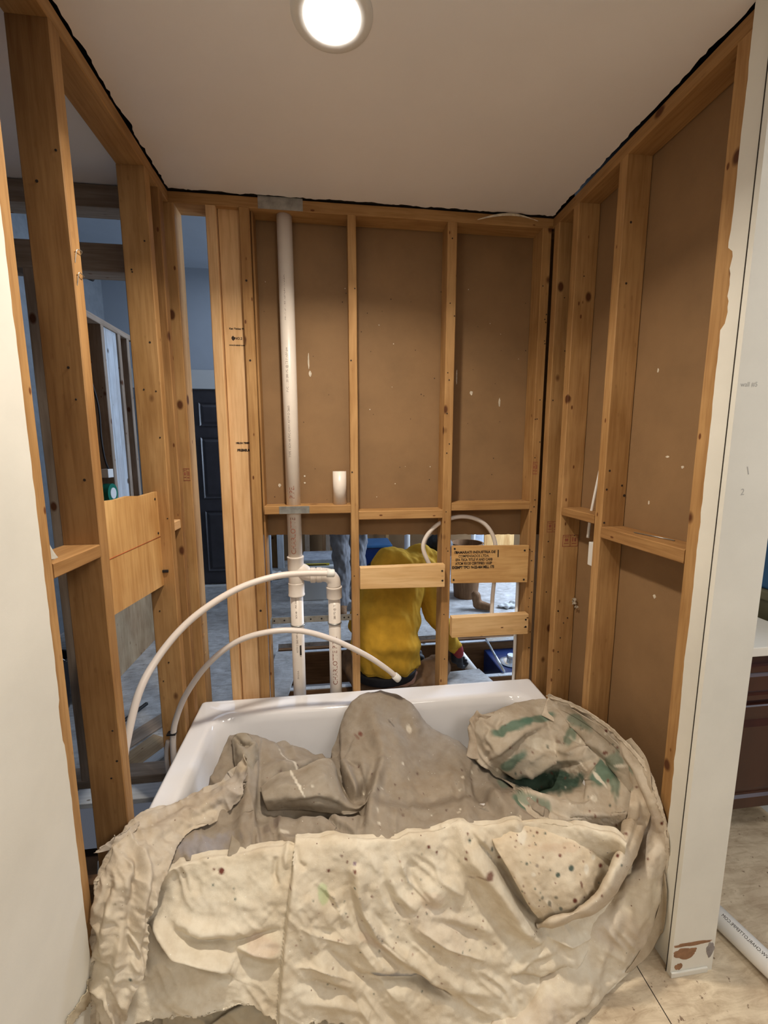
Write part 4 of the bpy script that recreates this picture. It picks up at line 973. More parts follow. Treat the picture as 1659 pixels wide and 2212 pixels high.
for Lg in (L1, L2): bd += [('cap', Lg[0], .075, Lg[1], .052), ('cap', Lg[1], .05, Lg[2], .034)]
blobmesh('body', bd, .012, M['skin'], W2, 3)
tp = [('loft', [((.757, 2.02, .84), .165, .125, 0), ((.757, 2.02, .98), .155, .12, 0)])]
for Lg in (L1, L2): tp += [('cap', Lg[0]-Vector((0, 0, .04)), .098, Lg[1], .080), ('cap', Lg[1], .078, Lg[2]+Vector((0, 0, .0)), .074)]
blobmesh('trousers', tp, .010, M['grey_denim'], W2, 3, lambda c: fold(c, 2.2, 1.0))
st_ = [('loft', [((.76, 2.02, .93), .165, .13, 0), ((.76, 2.02, 1.1), .155, .125, 0), ((.76, 2.02, 1.32), .20, .13, 0), ((.76, 2.02, 1.45), .15, .11, 0), ((.76, 2.02, 1.5), .07, .075, 0)])]
for sx in (-1, 1):
    s0 = Vector((.76+.17*sx, 2.02, 1.40)); e0 = Vector((.76+.22*sx, 2.0, 1.12)); w0 = Vector((.76+.20*sx, 1.93, .93)); st_ += [('cap', s0, .062, e0, .052), ('cap', e0, .05, w0, .038)]
blobmesh('shirt', st_, .012, M['black'], W2, 3, lambda c: fold(c, 1))
blobmesh('hair', [('ell', (.76, 2.025, 1.675), (.085, .10, .11))], .01, M['hair'], W2, 3)
for Lg in (L1, L2): blobmesh('boot', [('cap', Lg[2]+Vector((0, 0, .03)), .055, Lg[2]+Vector((0, 0, -.03)), .052), ('cap', Lg[2]+Vector((0, .03, -.042)), .046, Lg[2]+Vector((0, -.14, -.045)), .042)], .009, M['joist'], W2, 3)

# ================================================================ DROP CLOTH
def cr_matrix(n, N_):
    """Catmull-Rom interpolation matrix from n control values to N_ samples"""
    Mx = np.zeros((N_, n))
    for i in range(N_):
        u = i/(N_-1)*(n-1); k = min(int(u), n-2); t = u-k
        wts = (-.5*t+t*t-.5*t**3, 1-2.5*t*t+1.5*t**3, .5*t+2*t*t-1.5*t**3, -.5*t*t+.5*t**3)
        for j, w_ in zip((k-1, k, k+1, k+2), wts):
            if j < 0: Mx[i, 0] += 2*w_; Mx[i, 1] -= w_
            elif j > n-1: Mx[i, n-1] += 2*w_; Mx[i, n-2] -= w_
            else: Mx[i, j] += w_
    return Mx
def pdist(PX_, PY_, line):
    best = np.full(PX_.shape, 1e9); sg = np.ones(PX_.shape); tt = np.zeros(PX_.shape); L_ = len(line)-1
    for i in range(L_):
        ax, ay = line[i]; bx, by = line[i+1]; dx, dy = bx-ax, by-ay; l2 = dx*dx+dy*dy
        t = np.clip(((PX_-ax)*dx+(PY_-ay)*dy)/l2, 0, 1); d = np.hypot(PX_-ax-t*dx, PY_-ay-t*dy); m_ = d < best
        best = np.where(m_, d, best); sg = np.where(m_, np.sign((PX_-ax)*dy-(PY_-ay)*dx), sg); tt = np.where(m_, (i+t)/L_, tt)
    return best, sg, tt
_G = np.random.RandomState(5).rand(256, 256)
def vnoise(x, y):
    xi = np.floor(x).astype(int); yi = np.floor(y).astype(int); fx = x-xi; fy = y-yi; fx = fx*fx*(3-2*fx); fy = fy*fy*(3-2*fy)
    g = lambda a, b: _G[a % 256, b % 256]
    return (g(xi, yi)*(1-fx)+g(xi+1, yi)*fx)*(1-fy)+(g(xi, yi+1)*(1-fx)+g(xi+1, yi+1)*fx)*fy-.5
def tubz(x, y):
    zz = [TZ+.002, TZ+.002, TZ-.002, TZ-.006, TZ-.018, TZ-.05, TZ-.16, TZ-.27, TZ-.315, TZ-.333, TZ-.338]
    ix = np.minimum(x-.003, 1.5265-x); iy = np.minimum(y+.775, -.0035-y)
    zx = np.interp(ix, [0, .05, .06, .072, .08, .088, .115, .16, .20, .26, .40], zz); zy = np.interp(iy, [0, .07, .085, .10, .108, .115, .13, .15, .175, .215, .28], zz)
    return np.where((x > -.01)&(x < 1.535)&(y > -.783)&(y < .0), np.maximum(zx, zy)+.003, -1)
def cloth(name, rows, parent, folds=(), wr=(.004, .002), wdir=(.5, .85), base=(.6, .52, .4), stains_and_shade=(), spots=(), rag=None, step=4.0, zmin=.012, seed=0, colfn=None, fs=1.6, clear=.010, cyb=None):
    C = np.array(rows, float); nr, nc = C.shape[:2]
    Lr = np.abs(np.diff(C[..., :2], axis=0)).sum(2).sum(0).max(); Lc = np.hypot(*np.diff(C[..., :2], axis=1).transpose(2, 0, 1)).sum(1).max()
    Nr, Nc = int(Lr/step)+2, int(Lc/step)+2
    Mr, Mc = cr_matrix(nr, Nr), cr_matrix(nc, Nc)
    G = np.einsum('ai,ijk,bj->abk', Mr, C, Mc); PXg, PYg, YY = G[..., 0], G[..., 1], G[..., 2]
    if rag:
        for e, am in rag.items():
            fall = np.exp(-np.arange(Nr if e in 'tb' else Nc)*step/10.0)
            if e in 'br': fall = fall[::-1]
            if e in 'tb': nz = vnoise(PXg*.11+seed, PXg*0+3)+.7*vnoise(PXg*.35+seed, PXg*0+9); PYg = PYg+am*nz*fall[:, None]*2
            else: nz = vnoise(PYg*.11+seed, PYg*0+5)+.7*vnoise(PYg*.35+seed, PYg*0+7); PXg = PXg+am*nz*fall[None, :]*2
    f = np.array(FWD); r_ = np.array(RGT); u_ = np.array(UPV)
    D_ = f+r_*((PXg-829.5)/FPX)[..., None]-u_*((PYg-1106)/FPX)[..., None]; o0 = np.array((CX, CY, CZ))
    t = (YY-CY)/D_[..., 1]; Pz = CZ+t*D_[..., 2]
    tz = (zmin-CZ)/np.minimum(D_[..., 2], -1e-3); t = np.where(Pz < zmin, tz, t)
    tx = np.where(D_[..., 0] > 1e-4, (1.512-CX)/np.maximum(D_[..., 0], 1e-4), 1e9); t = np.minimum(t, tx)
    tx = np.where(D_[..., 0] < -1e-4, (.016-CX)/np.minimum(D_[..., 0], -1e-4), 1e9); t = np.minimum(t, tx)
    def first_hit(t, cl):
        th = t.copy(); done = np.zeros(t.shape, bool)
        for s_ in np.linspace(.6, 1, 110):
            Q = o0+D_*(t*s_)[..., None]; m_ = (Q[..., 2] < tubz(Q[..., 0], Q[..., 1])+cl)&~done
            th = np.where(m_, t*(s_-.0037), th); done |= m_
        return th
    def blur(a):
        b_ = np.pad(a, 1, mode='edge'); return (b_[1:-1, 1:-1]*2+b_[:-2, 1:-1]+b_[2:, 1:-1]+b_[1:-1, :-2]+b_[1:-1, 2:])/6
    t1 = first_hit(t, clear)
    if (t1 < t-1e-6).any():
        for _ in range(10): t1 = np.minimum(blur(t1), t1+.004)
        t1 = first_hit(t1, clear)
        for _ in range(3): t1 = blur(t1)
        if cyb is not None: t1 = np.where(t1 < t, t1, t1)
    t = t1
    P = o0+D_*t[..., None]
    du = np.gradient(P, axis=1); dv = np.gradient(P, axis=0); nn = np.cross(du, dv); nn /= np.linalg.norm(nn, axis=2, keepdims=True)+1e-9
    flip = np.sign(-(nn*D_).sum(2, keepdims=True)); flip[flip == 0] = 1; nn = nn*flip
    nn = nn*.75-D_/np.linalg.norm(D_, axis=2, keepdims=True)*.25
    h = np.zeros(PXg.shape)
    cx_, sx_ = wdir; a = (PXg*sx_-PYg*cx_); b = (PXg*cx_+PYg*sx_); wv = vnoise(PXg/90+seed, PYg/90)*1.2
    h += wr[0]*2*(vnoise(a/46+seed+wv, b/120+wv)+.35*vnoise(PXg/38, PYg/38+seed))
    rz = 1-2*np.abs(vnoise(a/24+seed*3+2*wv, b/75+3)*2); h += wr[1]*1.6*np.clip(rz, -1, 1)*(.5+vnoise(PXg/70+9, PYg/70+seed))
    h += wr[1]*.8*vnoise(PXg/11, PYg/11+seed)
    for fo in folds:
        kind, line, am, w_ = fo[:4]; d, sg, tt = pdist(PXg, PYg, line); tp = np.clip(np.sin(np.pi*np.clip(tt, .001, .999)), 0, 1)**.45
        if len(fo) > 5: tp = 1
        if kind == 'r': h += am*np.exp(-(d/w_)**2)*tp
        elif kind == 'v': h -= am*np.exp(-(d/w_)**2)*tp
        elif kind == 'k': h += am*np.exp(-d/w_)*tp               # sharp ridge
        elif kind == 's':
            W_ = fo[4]; sd = d*sg; h += am*tp*np.where(sd > 0, (1-np.exp(-sd/w_))*np.exp(-np.maximum(sd-w_, 0)/W_), 0)
    P = P+nn*h[..., None]*fs
    for _ in range(30):
        m_ = (P[..., 2] < tubz(P[..., 0], P[..., 1])+.0035)|(P[..., 0] > 1.526)|((P[..., 0] < .002)&(P[..., 1] > -.9))
        if not m_.any(): break
        P = np.where(m_[..., None], o0+(P-o0)*.9965, P)
    P[..., 2] = np.maximum(P[..., 2], .004)
    colr = np.ones(PXg.shape+(4,)); colr[..., :3] = base
    if colfn is not None: colr[..., :3] = colfn(PXg, PYg, colr[..., :3])
    for (sx, sy, rx, ry, rot, c_, op) in stains_and_shade:
        ca, sa = math.cos(math.radians(rot)), math.sin(math.radians(rot)); ex = ((PXg-sx)*ca+(PYg-sy)*sa)/rx; ey = (-(PXg-sx)*sa+(PYg-sy)*ca)/ry
        q_ = np.hypot(ex, ey)+.7*vnoise(PXg/22+sx, PYg/22+sy)+.3*vnoise(PXg/8+sx, PYg/8); m_ = np.clip((1.1-q_)/.35, 0, 1)*op
        colr[..., :3] = colr[..., :3]*(1-m_[..., None])+np.array(c_)*m_[..., None]
    for (sx, sy, rr_, c_) in spots:
        q_ = np.hypot(PXg-sx, (PYg-sy)*.85); m_ = np.clip((rr_+1.5-q_)/2.5, 0, 1)
        colr[..., :3] = colr[..., :3]*(1-m_[..., None])+np.array(c_)*m_[..., None]
    idx = np.arange(Nr*Nc).reshape(Nr, Nc)
    faces = np.stack([idx[:-1, :-1], idx[:-1, 1:], idx[1:, 1:], idx[1:, :-1]], -1).reshape(-1, 4)
    me = bpy.data.meshes.new(name); me.from_pydata(P.reshape(-1, 3).tolist(), [], faces.tolist()); me.update()
    ca_ = me.color_attributes.new('stain_shade', 'FLOAT_COLOR', 'POINT'); ca_.data.foreach_set('color', colr.reshape(-1).astype(np.float32))
    for p in me.polygons: p.use_smooth = True
    o = link(name, me, M['canvas'])
    sd_ = o.modifiers.new('thickness', 'SOLIDIFY'); sd_.thickness = .0016; sd_.offset = -1 if flip.mean() > 0 else 1
    local(o, parent); return o

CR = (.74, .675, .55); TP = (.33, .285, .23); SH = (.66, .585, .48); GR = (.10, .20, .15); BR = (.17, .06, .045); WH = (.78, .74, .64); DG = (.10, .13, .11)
DC = thing('drop_cloth', (.75, -.6, 0), 'paint spattered canvas drop cloth heaped in and over the bathtub', 'drop cloth')
def Yf(py):
    return float(np.interp(py, [1780, 1800, 1850, 1900, 1950, 2000, 2050, 2100, 2150, 2200, 2260], [-.735, -.755, -.80, -.83, -.855, -.875, -.895, -.915, -.932, -.95, -.965]))

# --- middle heap inside the tub
rows = []
top = [(497, 1597, -.34), (528, 1586, -.345), (560, 1602, -.35), (640, 1614, -.345), (715, 1640, -.34), (738, 1560, -.22), (775, 1508, -.155), (835, 1499, -.14), (885, 1520, -.16), (925, 1572, -.22), (990, 1606, -.29), (1050, 1660, -.36), (1110, 1708, -.43), (1175, 1750, -.50)]
bot = [(368, 1868, -.765), (440, 1860, -.76), (535, 1862, -.77), (620, 1855, -.77), (700, 1850, -.77), (735, 1845, -.77), (775, 1845, -.77), (840, 1835, -.77), (905, 1825, -.77), (965, 1820, -.77), (1035, 1815, -.76), (1095, 1810, -.76), (1150, 1805, -.75), (1210, 1800, -.75)]
back = [(x, y+14, d+.05) for x, y, d in top]
rows = [back, top]
for k, (tq, bulge) in enumerate(((.25, -.03), (.5, -.035), (.75, -.02))):
    rows.append([(a[0]+(b[0]-a[0])*tq, a[1]+(b[1]-a[1])*tq, a[2]+(b[2]-a[2])*tq+bulge) for a, b in zip(top, bot)])
rows.append(bot)
fB = [('s', [(545, 1835), (553, 1760), (558, 1690), (563, 1600)], .016, 3, 40), ('s', [(562, 1690), (598, 1735), (680, 1743), (762, 1741)], .016, 3, 28), ('s', [(764, 1742), (738, 1704), (727, 1655), (726, 1640)], .018, 3, 22), ('s', [(700, 1756), (735, 1790), (768, 1803)], .010, 3, 30), ('s', [(742, 1640), (775, 1655), (790, 1700), (786, 1800)], .012, 3, 60), ('v', [(722, 1600), (727, 1655), (738, 1700), (760, 1737)], .020, 7), ('r', [(742, 1640), (760, 1690), (775, 1720)], .018, 9),
      ('v', [(768, 1735), (785, 1700), (790, 1680)], .016, 7), ('r', [(560, 1672), (638, 1664), (700, 1634)], .016, 14), ('r', [(596, 1733), (680, 1728), (745, 1742)], .014, 9), ('v', [(575, 1752), (640, 1756), (760, 1752), (790, 1738)], .022, 8),
      ('v', [(700, 1758), (735, 1790), (765, 1802)], .010, 7), ('r', [(828, 1640), (812, 1700), (796, 1790)], .014, 10), ('v', [(812, 1640), (795, 1690), (778, 1790)], .012, 9), ('v', [(770, 1560), (790, 1600), (815, 1640)], .010, 14),
      ('r', [(800, 1510), (808, 1560), (824, 1640)], .010, 16), ('v', [(870, 1510), (880, 1560), (890, 1640), (900, 1720)], .008, 22), ('r', [(985, 1610), (960, 1640), (930, 1680)], .007, 14), ('r', [(1040, 1660), (1060, 1720), (1110, 1770)], .010, 14), ('v', [(1010, 1650), (1040, 1720), (1085, 1775)], .010, 12),
      ('v', [(500, 1620), (505, 1680), (500, 1800)], .012, 14), ('r', [(530, 1600), (532, 1700), (520, 1820)], .010, 12), ('r', [(590, 1640), (640, 1700), (690, 1720)], .009, 16), ('v', [(640, 1690), (720, 1700), (745, 1715)], .010, 14), ('r', [(600, 1780), (680, 1775), (740, 1810)], .008, 16)]
rb = random.Random(2)
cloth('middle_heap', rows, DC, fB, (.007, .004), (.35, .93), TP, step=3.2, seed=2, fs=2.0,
      stains_and_shade=[(778, 1583, 7, 6, 30, BR, .9), (770, 1590, 12, 4, 50, BR, .5), (612, 1800, 16, 7, 0, WH, .7), (575, 1790, 10, 14, 20, (.14, .11, .10), .5), (600, 1775, 8, 10, 0, (.16, .12, .11), .5), (450, 1830, 60, 25, -10, (.33, .32, .35), .7), (887, 1570, 10, 5, 60, WH, .7), (1085, 1700, 10, 18, -40, GR, .5), (1130, 1745, 26, 10, 35, GR, .8), (845, 1560, 14, 2, 50, (.1, .08, .07), .7), (632, 1665, 3, 50, -32, WH, .8), (1062, 1668, 16, 6, 40, WH, .5), (930, 1700, 60, 30, 0, (.38, .31, .23), .4), (660, 1720, 60, 30, 0, (.40, .33, .24), .4)],  # blue-grey patch at lower left is shade painted into the cloth
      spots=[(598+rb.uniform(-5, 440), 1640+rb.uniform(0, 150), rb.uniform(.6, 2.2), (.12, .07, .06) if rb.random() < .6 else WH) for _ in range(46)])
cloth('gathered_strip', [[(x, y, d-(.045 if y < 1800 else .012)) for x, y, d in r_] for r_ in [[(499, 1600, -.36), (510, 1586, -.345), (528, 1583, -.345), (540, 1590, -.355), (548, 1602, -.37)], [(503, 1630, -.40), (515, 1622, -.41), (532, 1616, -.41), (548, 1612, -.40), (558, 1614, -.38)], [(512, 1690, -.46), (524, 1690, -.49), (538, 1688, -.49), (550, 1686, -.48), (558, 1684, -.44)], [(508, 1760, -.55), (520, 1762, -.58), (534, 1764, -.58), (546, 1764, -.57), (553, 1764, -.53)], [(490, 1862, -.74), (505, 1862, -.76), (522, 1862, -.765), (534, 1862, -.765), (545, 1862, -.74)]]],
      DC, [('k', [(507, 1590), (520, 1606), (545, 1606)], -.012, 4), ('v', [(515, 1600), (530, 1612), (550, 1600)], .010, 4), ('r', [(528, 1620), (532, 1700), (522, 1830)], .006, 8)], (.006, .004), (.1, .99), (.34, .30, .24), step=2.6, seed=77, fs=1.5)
c0 = [(562, 1700, -.49), (600, 1672, -.45), (645, 1664, -.44), (690, 1640, -.41), (716, 1640, -.39), (729, 1668, -.41), (742, 1706, -.45), (762, 1738, -.50)]
c1 = [(566, 1716, -.55), (605, 1695, -.53), (650, 1690, -.53), (694, 1672, -.50), (722, 1676, -.48), (738, 1702, -.49), (756, 1728, -.51), (774, 1742, -.54)]
c2 = [(572, 1738, -.57), (610, 1726, -.57), (655, 1724, -.58), (700, 1716, -.57), (730, 1722, -.56), (752, 1738, -.56), (772, 1745, -.56), (790, 1736, -.56)]
c3 = [(578, 1754, -.55), (615, 1752, -.55), (660, 1753, -.55), (706, 1756, -.56), (738, 1759, -.56), (762, 1758, -.56), (784, 1746, -.55), (800, 1716, -.53)]
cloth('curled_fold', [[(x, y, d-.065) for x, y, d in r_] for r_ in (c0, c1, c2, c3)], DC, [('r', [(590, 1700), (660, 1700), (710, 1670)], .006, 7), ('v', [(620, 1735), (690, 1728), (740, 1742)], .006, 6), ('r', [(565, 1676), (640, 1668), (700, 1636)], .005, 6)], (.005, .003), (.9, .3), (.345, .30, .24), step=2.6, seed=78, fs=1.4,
      stains_and_shade=[(640, 1690, 2.5, 40, -30, WH, .8)], spots=[(648, 1700, 1.5, WH), (690, 1715, 1.5, (.1, .08, .07)), (675, 1698, 1.5, WH)])
# --- knot and green stained bundle at the right
def interp_rows(cols_top, mids, cols_bot):
    return [cols_top]+mids+[cols_bot]
g0 = [(1022, 1640, -.36), (1030, 1560, -.30), (1075, 1538, -.27), (1130, 1516, -.20), (1190, 1512, -.14), (1260, 1545, -.20), (1320, 1590, -.30), (1378, 1660, -.42)]
g_ = [(x+3, y+16, d+.06) for x, y, d in g0]
g1 = [(1035, 1650, -.40), (1050, 1590, -.37), (1090, 1568, -.35), (1140, 1550, -.31), (1195, 1550, -.27), (1260, 1575, -.31), (1320, 1625, -.40), (1376, 1690, -.50)]
g2 = [(1050, 1660, -.42), (1070, 1625, -.43), (1110, 1602, -.43), (1150, 1588, -.40), (1200, 1588, -.38), (1260, 1610, -.41), (1315, 1650, -.47), (1372, 1715, -.55)]
g3 = [(1058, 1664, -.42), (1090, 1660, -.44), (1130, 1660, -.44), (1170, 1655, -.45), (1215, 1650, -.46), (1262, 1650, -.49), (1310, 1680, -.52), (1368, 1740, -.60)]
g4 = [(1068, 1676, -.42), (1100, 1684, -.42), (1140, 1694, -.425), (1185, 1698, -.43), (1225, 1700, -.44), (1265, 1694, -.48), (1305, 1714, -.55), (1362, 1768, -.66)]
g5 = [(1085, 1690, -.44), (1118, 1705, -.45), (1155, 1722, -.49), (1195, 1733, -.52), (1235, 1738, -.55), (1270, 1742, -.58), (1305, 1755, -.62), (1355, 1800, -.70)]
g6 = [(1110, 1720, -.52), (1140, 1742, -.56), (1170, 1758, -.60), (1205, 1770, -.64), (1240, 1780, -.67), (1275, 1788, -.69), (1310, 1795, -.70), (1345, 1835, -.72)]
g7 = [(1120, 1775, -.55), (1150, 1790, -.58), (1180, 1800, -.62), (1210, 1812, -.65), (1245, 1820, -.68), (1280, 1826, -.70), (1310, 1830, -.72), (1340, 1865, -.75)]
fG = [('s', [(1056, 1646), (1095, 1620), (1135, 1590), (1188, 1568)], .022, 3, 30), ('s', [(1075, 1660), (1112, 1682), (1150, 1672), (1192, 1652), (1250, 1648), (1294, 1632)], .028, 3, 24), ('s', [(1262, 1733), (1210, 1728), (1160, 1722), (1110, 1700), (1075, 1672)], .022, 3, 26),
      ('s', [(1298, 1636), (1264, 1685), (1260, 1728)], .024, 4, 40), ('v', [(1085, 1672), (1140, 1705), (1200, 1722)], .020, 7), ('v', [(1185, 1670), (1230, 1675), (1255, 1690)], .012, 12),
      ('v', [(1090, 1600), (1072, 1570), (1085, 1545)], .012, 6), ('r', [(1190, 1530), (1240, 1575), (1300, 1620), (1345, 1665)], .014, 12), ('v', [(1180, 1560), (1230, 1590), (1290, 1625)], .012, 7), ('k', [(1200, 1620), (1235, 1628), (1265, 1615)], .014, 6), ('k', [(1140, 1640), (1170, 1625), (1215, 1640)], .014, 6),
      ('r', [(1110, 1708), (1170, 1735), (1250, 1755), (1320, 1765)], .008, 9), ('v', [(1130, 1728), (1180, 1752), (1260, 1772), (1320, 1778)], .008, 6), ('r', [(1305, 1660), (1330, 1700), (1325, 1750)], .010, 8), ('k', [(1290, 1720), (1262, 1742), (1230, 1750)], .010, 6), ('s', [(1310, 1645), (1335, 1680), (1340, 1720)], .010, 3, 20),
      ('r', [(1130, 1660), (1150, 1672), (1175, 1664)], .012, 6), ('r', [(1040, 1560), (1060, 1580), (1055, 1610)], .012, 6), ('v', [(1050, 1600), (1062, 1620), (1050, 1640)], .012, 6), ('k', [(1250, 1560), (1232, 1585), (1222, 1610)], .010, 5), ('k', [(1290, 1590), (1272, 1610), (1262, 1640)], .010, 5)]
rb = random.Random(9)
cloth('stained_bundle', [g_, g0, g1, g2, g3, g4, g5, g6, g7], DC, fG, (.007, .004), (.8, .5), (.52, .46, .375), step=3.0, seed=7, fs=1.25,
      stains_and_shade=[(1105, 1575, 42, 12, -22, GR, .85), (1160, 1556, 40, 10, -12, GR, .8), (1255, 1560, 34, 12, 28, GR, .6), (1180, 1690, 72, 26, -3, (.065, .125, .095), .95), (1120, 1700, 40, 12, 30, (.05, .07, .06), .9), (1110, 1640, 30, 10, -35, GR, .8), (1300, 1680, 30, 34, 20, GR, .85), (1330, 1640, 18, 24, 0, GR, .6), (1330, 1700, 12, 30, 0, GR, .7), (1145, 1738, 45, 9, 20, GR, .6), (1230, 1595, 12, 22, 20, GR, .7),  # the darkest greens also paint in the shade of the hollow
              (1180, 1610, 40, 14, 10, WH, .6), (1260, 1610, 30, 10, 30, WH, .55), (1296, 1686, 3, 26, -38, WH, .9), (1345, 1654, 10, 3, 0, WH, .9), (1282, 1728, 7, 5, 0, WH, .9), (1210, 1604, 16, 4, 15, BR, .5), (1313, 1626, 5, 5, 0, BR, .9), (1240, 1655, 20, 3, -30, WH, .5)],
      spots=[(1150+rb.uniform(-90, 200), 1560+rb.uniform(0, 230), rb.uniform(.8, 2.4), rb.choice([BR, WH, WH, DG])) for _ in range(60)])
tube_knot = [(1050, 1540, -.28), (1036, 1552, -.29), (1028, 1575, -.31), (1033, 1605, -.33), (1028, 1635, -.36)]
kb = []
for i in range(9):
    t = i/8; cx_ = np.interp(t, [0, .25, .5, .75, 1], [p[0] for p in tube_knot]); cy_ = np.interp(t, [0, .25, .5, .75, 1], [p[1] for p in tube_knot]); cz_ = np.interp(t, [0, .25, .5, .75, 1], [p[2] for p in tube_knot])
    kb.append([(cx_+18*math.cos(a), cy_+9*math.sin(a)-3, cz_-.022*math.sin(a)) for a in (math.pi, 2.2, 1.2, .4, 0)][::1])
cloth('gathered_corner', kb, DC, [('v', [(1030, 1545), (1044, 1560), (1034, 1590)], .014, 4), ('r', [(1046, 1550), (1050, 1580), (1042, 1620)], .012, 5)], (.010, .006), (.3, .9), (.45, .38, .30), step=2.5, seed=4)
# --- outer shell sweeping along the right wall to the floor
inn = [(1170, 1545, -.24), (1232, 1580, -.30), (1298, 1626, -.38), (1345, 1680, -.48), (1368, 1735, -.58), (1362, 1800, -.72), (1345, 1860, -.80), (1310, 1925, -.845), (1255, 1985, -.87), (1190, 2050, -.89), (1120, 2125, -.92), (1040, 2240, -.96)]
out = [(1186, 1499, -.10), (1262, 1532, -.17), (1330, 1580, -.27), (1388, 1640, -.40), (1418, 1710, -.58), (1438, 1780, -.80), (1444, 1840, -.868), (1430, 1935, -.875), (1405, 2020, -.885), (1370, 2085, -.90), (1310, 2145, -.95), (1225, 2225, -1.0)]
rowsC = []
for k in range(12):
    a, b = inn[k], out[k]; row = []
    for tq, bl in ((0, .02), (.3, -.02), (.6, -.025), (.85, -.01), (1, 0.0)): row.append((a[0]+(b[0]-a[0])*tq, a[1]+(b[1]-a[1])*tq, a[2]+(b[2]-a[2])*tq+bl))
    row.append((b[0]-6, b[1]+4, b[2]+.05)); rowsC.append(row)
fC = [('r', [(1325, 2108), (1367, 2005), (1405, 1890), (1420, 1800)], .010, 20), ('v', [(1290, 2130), (1340, 2020), (1370, 1930)], .007, 16), ('r', [(1250, 2170), (1310, 2060), (1350, 1960)], .006, 16), ('v', [(1345, 1640), (1385, 1720), (1400, 1800)], .008, 10), ('r', [(1365, 1650), (1405, 1730), (1425, 1800)], .006, 10)]
cloth('side_drape', rowsC, DC, fC, (.006, .0025), (.3, .95), SH, step=4, seed=11, rag={'r': 2},
      stains_and_shade=[(1400, 1950, 60, 60, 0, CR, .8), (1300, 2120, 120, 90, 0, CR, .9), (1250, 1585, 30, 10, 30, GR, .6), (1310, 1600, 20, 8, 35, GR, .4), (1380, 1780, 40, 60, 0, (.62, .55, .49), .6)],
      spots=[(1429, 1779, 3, BR), (1308, 1579, 3, BR), (1270, 1520, 0, BR), (1400, 1856, 2, BR), (1344, 2098, 3, WH)])
cloth('hanging_flap', [[(1436, 1880, -.872), (1440, 1900, -.874), (1442, 1925, -.874)], [(1424, 1960, -.878), (1432, 1975, -.88), (1436, 1990, -.88)], [(1404, 2015, -.885), (1418, 2020, -.888), (1424, 2030, -.888)], [(1378, 2060, -.90), (1390, 2062, -.90), (1400, 2064, -.90)], [(1350, 2100, -.92), (1358, 2100, -.92), (1366, 2096, -.92)]], DC, (), (.002, .001), (.3, .9), (.50, .43, .33), step=4, seed=3)
# --- front drape
ridge = [(338, 1872), (395, 1850), (470, 1834), (545, 1826), (600, 1816), (640, 1812), (700, 1810), (780, 1806), (860, 1797), (930, 1783), (980, 1770), (1040, 1775), (1110, 1768), (1180, 1766), (1250, 1775), (1320, 1792), (1352, 1812)]
rowsA = [[(x, y-1, atz(x, y-1, .400).y) for x, y in ridge], [(x, y+8, atz(x, y+8, .403).y) for x, y in ridge], [(x, y+24, atz(x, y+8, .403).y-.022) for x, y in ridge]]
nR = len(ridge)
for py0, xl, xr, fr in ((1925, 300, 1330, 0), (2000, 250, 1310, 0), (2060, 228, 1270, 0), (2120, 215, 1220, 0), (2180, 210, 1170, 0), (2235, 206, 1130, 0)):
    row = []
    for k, (x, y) in enumerate(ridge):
        q = (x-ridge[0][0])/(ridge[-1][0]-ridge[0][0]); xx = xl+(xr-xl)*q; yy = py0+(6-14*q)
        hem = float(np.interp(xx, [200, 300, 400, 500, 560, 592, 600, 640, 700, 760, 820, 2000], [2238, 2206, 2196, 2178, 2160, 2150, 2207, 2214, 2196, 2216, 2260, 2260]))
        yy = min(yy, hem-(2235-py0)*.12)
        row.append((xx, yy, Yf(yy+(1808-float(np.interp(xx, [a_[0] for a_ in ridge], [a_[1] for a_ in ridge])))*.9)-.006))
    rowsA.append(row)
